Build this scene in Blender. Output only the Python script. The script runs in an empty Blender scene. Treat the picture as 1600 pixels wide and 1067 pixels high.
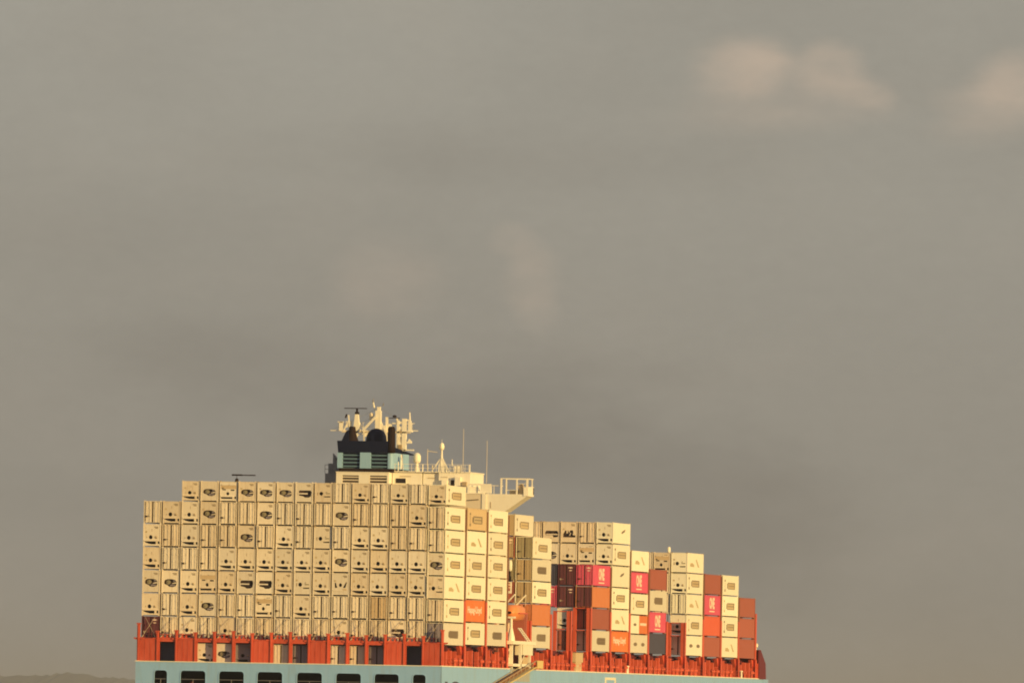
import bpy, bmesh, math, random
from mathutils import Matrix, Vector
R = math.radians
rng = random.Random(7)
S = bpy.context.scene
COL = S.collection
Z0 = 14.1          # height of the lowest deck stack above the water; ship coordinates use z = 0 there

# ------------------------------------------------------------------ camera
cam_d = bpy.data.cameras.new('camera')
cam_d.sensor_width = 36.0
cam_d.lens = 36.0 * 19754.42 / 1600.0
cam_d.clip_start = 1.0
cam_d.clip_end = 80000.0
cam = bpy.data.objects.new('camera', cam_d)
COL.objects.link(cam)
fw = Vector((-0.199637, 0.97940068, 0.03032114)).normalized()
rt = Vector((0.97980075, 0.19915963, 0.01805352)).normalized()
up = rt.cross(fw).normalized()
rt = fw.cross(up).normalized()
m = Matrix((rt, up, -fw)).transposed().to_4x4()
m.translation = Vector((326.764, -1563.598, -10.1097 + Z0))
cam.matrix_world = m
S.camera = cam

# ------------------------------------------------------------------ light
SUN_AZ, SUN_EL = R(59), R(9)          # azimuth measured from straight astern towards starboard
sdir = Vector((math.sin(SUN_AZ) * math.cos(SUN_EL), -math.cos(SUN_AZ) * math.cos(SUN_EL), math.sin(SUN_EL)))
sun_d = bpy.data.lights.new('sun', 'SUN')
sun_d.energy = 5.0
sun_d.color = (1.0, 0.665, 0.235)
sun_d.angle = R(0.5)
sun = bpy.data.objects.new('sun', sun_d)
COL.objects.link(sun)
sun.rotation_euler = (-sdir).to_track_quat('-Z', 'Y').to_euler()

world = bpy.data.worlds.new('World')
S.world = world
world.use_nodes = True
WN, WL = world.node_tree.nodes, world.node_tree.links
WN.clear()

def wn(t, **k):
    n = WN.new(t)
    for a, v in k.items():
        setattr(n, a, v)
    return n

def wmath(op, a, b=None, clamp=False):
    n = wn('ShaderNodeMath', operation=op, use_clamp=clamp)
    for i, v in enumerate((a, b)):
        if v is None:
            continue
        if isinstance(v, (int, float)):
            n.inputs[i].default_value = v
        else:
            WL.new(v, n.inputs[i])
    return n.outputs[0]

def wmix(f, a, b):
    n = wn('ShaderNodeMix', data_type='RGBA')
    if isinstance(f, (int, float)):
        n.inputs[0].default_value = f
    else:
        WL.new(f, n.inputs[0])
    for i, v in ((6, a), (7, b)):
        if isinstance(v, tuple):
            n.inputs[i].default_value = (*v, 1)
        else:
            WL.new(v, n.inputs[i])
    return n.outputs[2]

sky = wn('ShaderNodeTexSky', sky_type='NISHITA', sun_disc=False)
sky.sun_elevation = SUN_EL
sky.sun_rotation = math.atan2(sdir.x, sdir.y)
sky.dust_density = 3.0
bg_sky = wn('ShaderNodeBackground')
WL.new(sky.outputs[0], bg_sky.inputs[0])
bg_sky.inputs[1].default_value = 0.10
geo = wn('ShaderNodeTexCoord')
sep = wn('ShaderNodeSeparateXYZ')
WL.new(geo.outputs['Generated'], sep.inputs[0])
az = wmath('ARCTAN2', sep.outputs[0], sep.outputs[1])      # radians from due ahead of the ship, starboard positive
el = wmath('ARCSINE', sep.outputs[2])
comb = wn('ShaderNodeCombineXYZ')
WL.new(wmath('MULTIPLY', az, 0.55), comb.inputs[0])
WL.new(el, comb.inputs[1])

def wnoise(scale, detail, rough=0.55, off=0.0):
    mp = wn('ShaderNodeMapping')
    mp.inputs[1].default_value = (off, off * 0.7, off * 0.3)
    WL.new(comb.outputs[0], mp.inputs[0])
    n = wn('ShaderNodeTexNoise')
    WL.new(mp.outputs[0], n.inputs['Vector'])
    n.inputs['Scale'].default_value = scale
    n.inputs['Detail'].default_value = detail
    n.inputs['Roughness'].default_value = rough
    return n.outputs[0]

def wramp(v, lo, hi):
    n = wn('ShaderNodeMapRange', interpolation_type='SMOOTHSTEP')
    WL.new(v, n.inputs[0])
    n.inputs[1].default_value = lo
    n.inputs[2].default_value = hi
    return n.outputs[0]

SKY_LOW, SKY_HIGH, SKY_DARK = (0.314, 0.291, 0.247), (0.368, 0.347, 0.298), (0.205, 0.186, 0.160)
base = wmix(wramp(el, 0.020, 0.058), SKY_LOW, SKY_HIGH)
base = wmix(wmath('MULTIPLY', wramp(el, 0.022, 0.004), 0.2), base, (0.33, 0.30, 0.245))
broad = wramp(wnoise(38.0, 3.0, 0.5, 3.7), 0.42, 0.70)
base = wmix(wmath('MULTIPLY', broad, 0.22), base, SKY_DARK)
wisp = wramp(wnoise(120.0, 4.0, 0.5, 9.1), 0.40, 0.75)
base = wmix(wmath('MULTIPLY', wisp, 0.10), base, (0.42, 0.36, 0.29))
# scattered cumulus heads catching the low sun in front of the grey cloud bank
warp = wmath('SUBTRACT', wnoise(150.0, 4.0, 0.6, 1.3), 0.5)
warp2 = wmath('SUBTRACT', wnoise(150.0, 4.0, 0.6, 5.9), 0.5)

def puff(a, e, ra, re, soft=0.75):
    da = wmath('DIVIDE', wmath('SUBTRACT', wmath('ADD', az, wmath('MULTIPLY', warp, ra * 1.1)), a), ra)
    de = wmath('DIVIDE', wmath('SUBTRACT', wmath('ADD', el, wmath('MULTIPLY', warp2, re * 1.1)), e), re)
    d = wmath('SQRT', wmath('ADD', wmath('MULTIPLY', da, da), wmath('MULTIPLY', de, de)))
    n = wn('ShaderNodeMapRange', interpolation_type='SMOOTHSTEP')
    WL.new(d, n.inputs[0])
    n.inputs[1].default_value = 1.0
    n.inputs[2].default_value = 1.0 - soft
    return n.outputs[0]

billow = wmath('ADD', wmath('MULTIPLY', wramp(wnoise(260.0, 4.0, 0.55, 7.7), 0.3, 0.7), 0.55), 0.62)
def px(u, v):      # degrees from the middle of the view
    return (-11.52 + (u - 800) * .0029, 1.7376 - (v - 533) * .0029)
# broad darker patches mixed into the sky colour, strongest behind the ship
for u, v, ra, re, st in ((800, 690, 1.35, 0.52, 0.62), (1110, 830, 0.95, 0.62, 0.55), (330, 570, 1.1, 0.30, 0.32), (850, 250, 2.2, 0.22, 0.16), (150, 800, 0.9, 0.25, 0.12), (2300, 640, 1.5, 0.4, 0.4), (-700, 600, 1.5, 0.4, 0.4)):
    a, e = px(u, v)
    base = wmix(wmath('MULTIPLY', puff(R(a), R(e), R(ra), R(re), 1.0), st), base, SKY_DARK)
for u, v, ra, re, st in (
        (1160, 96, 0.33, 0.20, 0.46), (1190, 106, 0.20, 0.17, 0.28), (1298, 104, 0.22, 0.16, 0.44), (1352, 138, 0.17, 0.11, 0.28), (1230, 155, 0.62, 0.15, 0.20), (1200, 185, 0.6, 0.10, 0.10),
        (1585, 112, 0.26, 0.19, 0.46), (1560, 150, 0.36, 0.16, 0.24), (1520, 190, 0.32, 0.10, 0.10),
        (610, 440, 0.32, 0.24, 0.16), (832, 440, 0.18, 0.22, 0.20), (795, 375, 0.15, 0.10, 0.16), (825, 405, 0.13, 0.13, 0.14), (840, 490, 0.14, 0.16, 0.13),
        (-260, 240, 0.40, 0.22, 0.3), (2200, 20, 0.5, 0.25, 0.5), (2750, 260, 0.6, 0.24, 0.4), (-900, -160, 0.6, 0.3, 0.4)):
    a, e = px(u, v)
    base = wmix(wmath('MULTIPLY', wmath('MULTIPLY', puff(R(a), R(e), R(ra), R(re), 0.72), billow), st), base, (0.60, 0.47, 0.36))
fine = wmath('ADD', wmath('MULTIPLY', wnoise(900.0, 3.0, 0.7, 2.2), 0.10), 0.95)
vm = wn('ShaderNodeVectorMath', operation='SCALE')
WL.new(base, vm.inputs[0])
WL.new(fine, vm.inputs[3])
base = vm.outputs[0]
bg_cloud = wn('ShaderNodeBackground')
WL.new(base, bg_cloud.inputs[0])
bg_cloud.inputs[1].default_value = 1.0
mixs = wn('ShaderNodeMixShader')
mixs.inputs[0].default_value = 0.93
WL.new(bg_sky.outputs[0], mixs.inputs[1])
WL.new(bg_cloud.outputs[0], mixs.inputs[2])
wout = wn('ShaderNodeOutputWorld')
WL.new(mixs.outputs[0], wout.inputs[0])

vs = S.view_settings
vs.view_transform = 'Standard'
vs.look = 'None'
vs.exposure = 0.0
vs.gamma = 1.0
vs.use_curve_mapping = False
S.render.engine = 'CYCLES'
S.cycles.use_denoising = True
S.cycles.filter_width = 1.9
S.cycles.max_bounces = 6
S.cycles.volume_bounces = 0

# ------------------------------------------------------------------ materials
def mat(name, col, rough=0.55, var=0.08, dirt=0.25, dirt_col=(0.22, 0.12, 0.06), metal=0.0, streak=True, scale=1.0):
    """painted steel: base paint, a slight per-object tone, rust and grime streaks running down it"""
    M = bpy.data.materials.new(name)
    M.use_nodes = True
    N, L = M.node_tree.nodes, M.node_tree.links
    B = N['Principled BSDF']
    B.inputs['Roughness'].default_value = rough
    B.inputs['Metallic'].default_value = metal
    B.inputs['Specular IOR Level'].default_value = 0.12 if max(col) < 0.16 else 0.4
    tc = N.new('ShaderNodeTexCoord')
    oi = N.new('ShaderNodeObjectInfo')
    add = N.new('ShaderNodeVectorMath'); add.operation = 'MULTIPLY_ADD'
    L.new(oi.outputs['Location'], add.inputs[0])
    add.inputs[1].default_value = (1.37, 1.11, 1.73)
    L.new(tc.outputs['Object'], add.inputs[2])
    mp = N.new('ShaderNodeMapping')
    L.new(add.outputs[0], mp.inputs[0])
    mp.inputs[3].default_value = (2.2 * scale, 0.8 * scale, 0.35 * scale) if streak else (scale, scale, scale)
    nz = N.new('ShaderNodeTexNoise')
    L.new(mp.outputs[0], nz.inputs['Vector'])
    nz.inputs['Scale'].default_value = 1.6
    nz.inputs['Detail'].default_value = 5.0
    nz.inputs['Roughness'].default_value = 0.65
    rp = N.new('ShaderNodeMapRange')
    L.new(nz.outputs[0], rp.inputs[0])
    rp.inputs[1].default_value = 0.50
    rp.inputs[2].default_value = 0.85
    rp.inputs[4].default_value = dirt
    mx = N.new('ShaderNodeMix'); mx.data_type = 'RGBA'
    L.new(rp.outputs[0], mx.inputs[0])
    mx.inputs[6].default_value = (*col, 1)
    mx.inputs[7].default_value = (*dirt_col, 1)
    hs = N.new('ShaderNodeHueSaturation')
    rv = N.new('ShaderNodeMapRange')
    L.new(oi.outputs['Random'], rv.inputs[0])
    rv.inputs[3].default_value = 1 - var
    rv.inputs[4].default_value = 1 + var * 0.6
    L.new(rv.outputs[0], hs.inputs['Value'])
    rs = N.new('ShaderNodeMapRange')
    L.new(nz.outputs[0], rs.inputs[0])
    rs.inputs[3].default_value = 0.9
    rs.inputs[4].default_value = 1.1
    L.new(rs.outputs[0], hs.inputs['Saturation'])
    L.new(mx.outputs[2], hs.inputs['Color'])
    L.new(hs.outputs[0], B.inputs['Base Color'])
    bp = N.new('ShaderNodeBump')
    bp.inputs['Strength'].default_value = 0.15
    bp.inputs['Distance'].default_value = 0.02
    L.new(nz.outputs[0], bp.inputs['Height'])
    L.new(bp.outputs[0], B.inputs['Normal'])
    return M

M = {
    'cream': mat('cream_paint', (0.80, 0.715, 0.59), var=0.13, dirt=0.55, dirt_col=(0.40, 0.27, 0.14)),
    'old_cream': mat('yellowed_cream_paint', (0.745, 0.645, 0.51), var=0.12, dirt=0.6, dirt_col=(0.34, 0.21, 0.11)),
    'chalk_cream': mat('chalky_cream_paint', (0.79, 0.72, 0.615), var=0.12, dirt=0.5, dirt_col=(0.42, 0.32, 0.22)),
    'white': mat('white_paint', (0.86, 0.83, 0.70), var=0.12, dirt=0.22, dirt_col=(0.5, 0.38, 0.2)),
    'grey_white': mat('greyed_white_paint', (0.68, 0.64, 0.55), var=0.06, dirt=0.2, dirt_col=(0.4, 0.3, 0.2)),
    'tan': mat('tan_paint', (0.60, 0.46, 0.29), var=0.06, dirt=0.2),
    'olive': mat('olive_grey_paint', (0.28, 0.25, 0.17), var=0.1, dirt=0.35),
    'bronze': mat('dull_tan_paint', (0.40, 0.31, 0.20), var=0.05, dirt=0.2),
    'grey': mat('grey_paint', (0.26, 0.23, 0.27), var=0.1, dirt=0.3),
    'slate': mat('slate_paint', (0.075, 0.075, 0.125), var=0.1, dirt=0.25, dirt_col=(0.1, 0.07, 0.05)),
    'maroon': mat('maroon_paint', (0.14, 0.045, 0.06), var=0.15, dirt=0.4, dirt_col=(0.10, 0.05, 0.05)),
    'brown': mat('brown_paint', (0.36, 0.105, 0.075), var=0.12, dirt=0.25),
    'rust_orange': mat('faded_orange_paint', (0.56, 0.20, 0.085), var=0.08, dirt=0.2, dirt_col=(0.35, 0.13, 0.06)),
    'red': mat('red_paint', (0.60, 0.115, 0.06), var=0.06, dirt=0.2),
    'pink': mat('magenta_paint', (0.62, 0.09, 0.17), var=0.10, dirt=0.18, dirt_col=(0.5, 0.07, 0.12)),
    'orange': mat('orange_paint', (0.68, 0.19, 0.055), var=0.05, dirt=0.2, dirt_col=(0.4, 0.12, 0.05)),
    'ship_orange': mat('ship_orange_paint', (0.60, 0.098, 0.05), var=0.14, dirt=0.55, dirt_col=(0.30, 0.06, 0.04)),
    'ship_deck': mat('deck_red_paint', (0.30, 0.055, 0.035), var=0.1, dirt=0.5, dirt_col=(0.12, 0.05, 0.04)),
    'dark_red': mat('dark_red_steel', (0.14, 0.03, 0.04), var=0.1, dirt=0.4, dirt_col=(0.06, 0.03, 0.03)),
    'hull': mat('hull_blue_paint', (0.265, 0.48, 0.80), rough=0.5, var=0.0, dirt=0.42, dirt_col=(0.34, 0.34, 0.30), scale=0.45),
    'funnel_blue': mat('funnel_blue_paint', (0.28, 0.48, 0.70), var=0.05, dirt=0.15, dirt_col=(0.2, 0.3, 0.35)),
    'louvre_blue': mat('louvre_blue_paint', (0.10, 0.19, 0.27), var=0.05, dirt=0.2, dirt_col=(0.03, 0.05, 0.07)),
    'navy': mat('navy_paint', (0.004, 0.008, 0.035), rough=0.8, var=0.05, dirt=0.1, dirt_col=(0.01, 0.01, 0.02)),
    'soot': mat('sooty_steel', (0.020, 0.011, 0.012), rough=0.8, var=0.1, dirt=0.4, dirt_col=(0.06, 0.03, 0.02)),
    'house': mat('house_cream_paint', (0.84, 0.80, 0.70), var=0.04, dirt=0.22, dirt_col=(0.55, 0.42, 0.26)),
    'house_tan': mat('house_tan_paint', (0.70, 0.62, 0.50), var=0.04, dirt=0.15, dirt_col=(0.5, 0.38, 0.25)),
    'grey_and_shade': mat('house_grey_and_shade', (0.22, 0.22, 0.25), var=0.05, dirt=0.2),  # grey fittings, and painted shade on the block to port of the funnel
    'gap_shade_and_apron': mat('gap_shade_and_apron_brown', (0.20, 0.085, 0.035), var=0.2, dirt=0.4, dirt_col=(0.1, 0.05, 0.03)),  # dark brown for painted shade in the bay gaps, and for the ladder apron
    'recess': mat('weathered_side_plate', (0.42, 0.45, 0.46), var=0.1, dirt=0.4, dirt_col=(0.3, 0.22, 0.14)),
    'gasket': mat('black_rubber', (0.045, 0.026, 0.02), rough=0.8, var=0.2, dirt=0.2),
    'cavity': mat('machinery_bay', (0.085, 0.055, 0.05), rough=0.8, var=0.3, dirt=0.6, dirt_col=(0.03, 0.02, 0.02), streak=False, scale=3),
    'machine': mat('machinery_grey', (0.06, 0.045, 0.05), rough=0.6, var=0.3, dirt=0.5, dirt_col=(0.03, 0.02, 0.02), streak=False, scale=4),
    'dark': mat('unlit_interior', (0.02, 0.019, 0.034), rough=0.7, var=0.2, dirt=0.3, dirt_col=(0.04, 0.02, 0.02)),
    'rod': mat('galvanised_rod', (0.46, 0.38, 0.28), rough=0.5, var=0.15, dirt=0.45),
    'mark': mat('grey_lettering', (0.22, 0.165, 0.105), var=0.2, dirt=0.2),
    'mark_faint': mat('faded_lettering', (0.52, 0.41, 0.24), var=0.08, dirt=0.2, dirt_col=(0.7, 0.6, 0.4)),
    'mark_white': mat('white_lettering', (0.82, 0.66, 0.55), var=0.03, dirt=0.15, dirt_col=(0.6, 0.3, 0.2)),
    'yellow': mat('yellow_ladder_paint', (0.70, 0.55, 0.24), var=0.05, dirt=0.3),
    'glass': mat('dark_window_glass', (0.03, 0.025, 0.03), rough=0.15, var=0.1, dirt=0.0),
    'boat': mat('lifeboat_orange', (0.78, 0.27, 0.09), rough=0.45, var=0.0, dirt=0.2, dirt_col=(0.5, 0.15, 0.06)),
}

# ------------------------------------------------------------------ mesh helpers
class MB:
    def __init__(s):
        s.v, s.f = [], []

    def box(s, x0, x1, y0, y1, z0, z1):
        b = len(s.v)
        s.v += [(x0, y0, z0), (x1, y0, z0), (x1, y1, z0), (x0, y1, z0), (x0, y0, z1), (x1, y0, z1), (x1, y1, z1), (x0, y1, z1)]
        s.f += [tuple(b + i for i in q) for q in ((0, 3, 2, 1), (4, 5, 6, 7), (0, 1, 5, 4), (1, 2, 6, 5), (2, 3, 7, 6), (3, 0, 4, 7))]
        return s

    def tube(s, p0, p1, r0, r1=None, n=8, cap=True):
        r1 = r0 if r1 is None else r1
        p0, p1 = Vector(p0), Vector(p1)
        d = (p1 - p0).normalized()
        a = d.orthogonal().normalized()
        c = d.cross(a)
        b = len(s.v)
        for p, r in ((p0, r0), (p1, r1)):
            for i in range(n):
                t = 2 * math.pi * i / n
                s.v.append(tuple(p + (a * math.cos(t) + c * math.sin(t)) * r))
        for i in range(n):
            j = (i + 1) % n
            s.f.append((b + i, b + j, b + n + j, b + n + i))
        if cap:
            s.f.append(tuple(b + n - 1 - i for i in range(n)))
            s.f.append(tuple(b + n + i for i in range(n)))
        return s

    def bar(s, p0, p1, w, h=None):
        return s.tube(p0, p1, w * 0.7, n=4)

    def prism(s, pts, axis, a, b):
        """polygon of 2-D points extruded along axis ('x','y','z') from a to b"""
        def P(p, t):
            return {'x': (t, p[0], p[1]), 'y': (p[0], t, p[1]), 'z': (p[0], p[1], t)}[axis]
        k, n = len(s.v), len(pts)
        s.v += [P(p, a) for p in pts] + [P(p, b) for p in pts]
        for i in range(n):
            j = (i + 1) % n
            s.f.append((k + i, k + j, k + n + j, k + n + i))
        s.f.append(tuple(k + n - 1 - i for i in range(n)))
        s.f.append(tuple(k + n + i for i in range(n)))
        return s

    def lathe(s, c, prof, n=14):
        """rings (radius, z) turned about a vertical axis through c"""
        k = len(s.v)
        for r, z in prof:
            for i in range(n):
                t = 2 * math.pi * i / n
                s.v.append((c[0] + r * math.cos(t), c[1] + r * math.sin(t), c[2] + z))
        for q in range(len(prof) - 1):
            for i in range(n):
                j = (i + 1) % n
                s.f.append((k + q * n + i, k + q * n + j, k + (q + 1) * n + j, k + (q + 1) * n + i))
        s.f.append(tuple(k + n - 1 - i for i in range(n)))
        s.f.append(tuple(k + (len(prof) - 1) * n + i for i in range(n)))
        return s

    def holed(s, outer, holes, y, depth):
        """flat sheet in the xz plane at y with real openings whose walls run back by depth"""
        bm = bmesh.new()
        edges = []
        for loop in [outer] + holes:
            vs_ = [bm.verts.new((p[0], y, p[1])) for p in loop]
            for i in range(len(vs_)):
                edges.append(bm.edges.new((vs_[i], vs_[(i + 1) % len(vs_)])))
        bmesh.ops.triangle_fill(bm, use_beauty=True, use_dissolve=False, edges=edges, normal=(0, -1, 0))
        bm.verts.index_update()
        k = len(s.v)
        s.v += [tuple(v.co) for v in bm.verts]
        for f in bm.faces:
            s.f.append(tuple(k + v.index for v in f.verts))
        bm.free()
        for h in holes + [outer]:
            k, n = len(s.v), len(h)
            s.v += [(p[0], y, p[1]) for p in h] + [(p[0], y + depth, p[1]) for p in h]
            for i in range(n):
                j = (i + 1) % n
                s.f.append((k + i, k + j, k + n + j, k + n + i))
        return s

    def mesh(s, name, off=(0, 0, 0), smooth=False):
        me = bpy.data.meshes.new(name)
        me.from_pydata([(x - off[0], y - off[1], z - off[2]) for x, y, z in s.v], [], s.f)
        bm = bmesh.new()
        bm.from_mesh(me)
        bmesh.ops.recalc_face_normals(bm, faces=bm.faces)
        bm.to_mesh(me)
        bm.free()
        if smooth:
            for p in me.polygons:
                p.use_smooth = True
        me.materials.append(None)
        me.update()
        return me

def put(name, mesh, material, parent=None, loc=None):
    o = bpy.data.objects.new(name, mesh)
    COL.objects.link(o)
    o.material_slots[0].link = 'OBJECT'
    o.material_slots[0].material = material
    if parent is not None:
        o.parent = parent
    if loc is not None:
        o.location = loc
    return o

def empty(name, loc, label, cat, group=None):
    o = bpy.data.objects.new(name, None)
    COL.objects.link(o)
    o.location = loc
    o['label'] = label
    o['category'] = cat
    if group:
        o['group'] = group
    return o

def text_mesh(txt, w, h, bold=0.02):
    """lettering lying in the yz plane, reading along +y, w metres long and h high, 2 cm thick"""
    cu = bpy.data.curves.new('lettering', 'FONT')
    cu.body = txt
    cu.extrude = 0.01
    cu.offset = bold
    cu.resolution_u = 3
    o = bpy.data.objects.new('lettering', cu)
    COL.objects.link(o)
    dg = bpy.context.evaluated_depsgraph_get()
    me = bpy.data.meshes.new_from_object(o.evaluated_get(dg))
    bpy.data.objects.remove(o)
    xs = [v.co.x for v in me.vertices]
    ys = [v.co.y for v in me.vertices]
    x0, x1, y0, y1 = min(xs), max(xs), min(ys), max(ys)
    for v in me.vertices:
        x, y, z = v.co
        v.co = (z + 0.012, (x - x0) / (x1 - x0) * w, (y - y0) / (y1 - y0) * h)
    me.materials.clear()
    me.materials.append(None)
    return me

ORD = 'zeroth first second third fourth fifth sixth seventh eighth ninth tenth eleventh twelfth thirteenth fourteenth fifteenth sixteenth'.split()

# ------------------------------------------------------------------ setting: sea, hills
def water_mat():
    W = bpy.data.materials.new('sea_water')
    W.use_nodes = True
    N, L = W.node_tree.nodes, W.node_tree.links
    B = N['Principled BSDF']
    B.inputs['Base Color'].default_value = (0.02, 0.035, 0.035, 1)
    B.inputs['Roughness'].default_value = 0.12
    B.inputs['IOR'].default_value = 1.33
    tc = N.new('ShaderNodeTexCoord')
    n = N.new('ShaderNodeTexNoise')
    L.new(tc.outputs['Object'], n.inputs['Vector'])
    n.inputs['Scale'].default_value = 0.25
    n.inputs['Detail'].default_value = 6
    b = N.new('ShaderNodeBump')
    b.inputs['Strength'].default_value = 0.6
    b.inputs['Distance'].default_value = 0.8
    L.new(n.outputs[0], b.inputs['Height'])
    L.new(b.outputs[0], B.inputs['Normal'])
    return W

sea = put('sea', MB().prism([(-30000, -6000), (30000, -6000), (30000, 43000), (-30000, 43000)], 'z', -0.5, 0.0).mesh('sea'), water_mat())
sea['kind'] = 'structure'

def hill_mat():
    W = bpy.data.materials.new('wooded_hill')
    W.use_nodes = True
    N, L = W.node_tree.nodes, W.node_tree.links
    B = N['Principled BSDF']
    B.inputs['Roughness'].default_value = 0.9
    tc = N.new('ShaderNodeTexCoord')
    n = N.new('ShaderNodeTexNoise')
    L.new(tc.outputs['Object'], n.inputs['Vector'])
    n.inputs['Scale'].default_value = 0.02
    n.inputs['Detail'].default_value = 6
    mx = N.new('ShaderNodeMix'); mx.data_type = 'RGBA'
    L.new(n.outputs[0], mx.inputs[0])
    mx.inputs[6].default_value = (0.07, 0.078, 0.078, 1)
    mx.inputs[7].default_value = (0.12, 0.12, 0.115, 1)
    L.new(mx.outputs[2], B.inputs['Base Color'])
    return W

def hills():
    """a low wooded shore ridge thirty kilometres off; height as metres above the sea along its length"""
    mb = MB()
    key = [(-21377, 64.5), (-14395, 115.7), (-10207, 97.1), (-8112, 101.7), (-7437, 106.4), (-7333, 111.0), (-7251, 119.2), (-7193, 111.0), (-7135, 106.4), (-7042, 101.7), (-6716, 87.8), (-6250, 41.2), (-5785, 4), (-5552, -3)]
    def hgt(x):
        for (a, ha), (b, hb) in zip(key, key[1:]):
            if a <= x <= b:
                t = (x - a) / (b - a)
                t = t * t * (3 - 2 * t)
                return ha + (hb - ha) * t
        return 0
    xs, x = [], -21377.0
    while x <= -5552:
        xs.append(x)
        x += 9.0 if x > -8500 else 90.0
    rows = [(-900, -3), (-600, .25), (-300, .66), (0, 1.0), (500, .7), (1200, -3)]
    r2 = random.Random(3)
    for x in xs:
        h = hgt(x)
        tree = r2.uniform(-3.5, 3.5)
        for dy, k in rows:
            z = -3 if k < 0 else h * k + (tree + r2.uniform(-.6, .6)) * (k if h > 6 else 0)
            mb.v.append((x, 30000 + dy + 60 * math.sin(x / 400), z))
    n = len(rows)
    for i in range(len(xs) - 1):
        for j in range(n - 1):
            mb.f.append((i * n + j, (i + 1) * n + j, (i + 1) * n + j + 1, i * n + j + 1))
    o = put('hills', mb.mesh('hills'), hill_mat())
    o['kind'] = 'structure'
hills()

# ------------------------------------------------------------------ the ship
P, BAY, SD = 2.46, 13.577, 56.2        # column pitch, bay pitch, start of the bays ahead of the bridge
XL, XR = -16 * P + 0.1, 0.30           # hull sides
DK = -2.83                             # deck edge
ORG = Vector((-19.6, 110.0, 0.0))
ship = empty('container_ship', ORG, 'large pale blue container ship seen from astern, with orange lashing posts and dark funnel', 'container ship')
OFF = (ORG.x, ORG.y, ORG.z - Z0)

def part(name, mb, mname, parent=ship, smooth=False):
    return put(name, mb.mesh(name, OFF, smooth) if parent is ship else mb.mesh(name, OFF, smooth), M[mname], parent)

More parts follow.
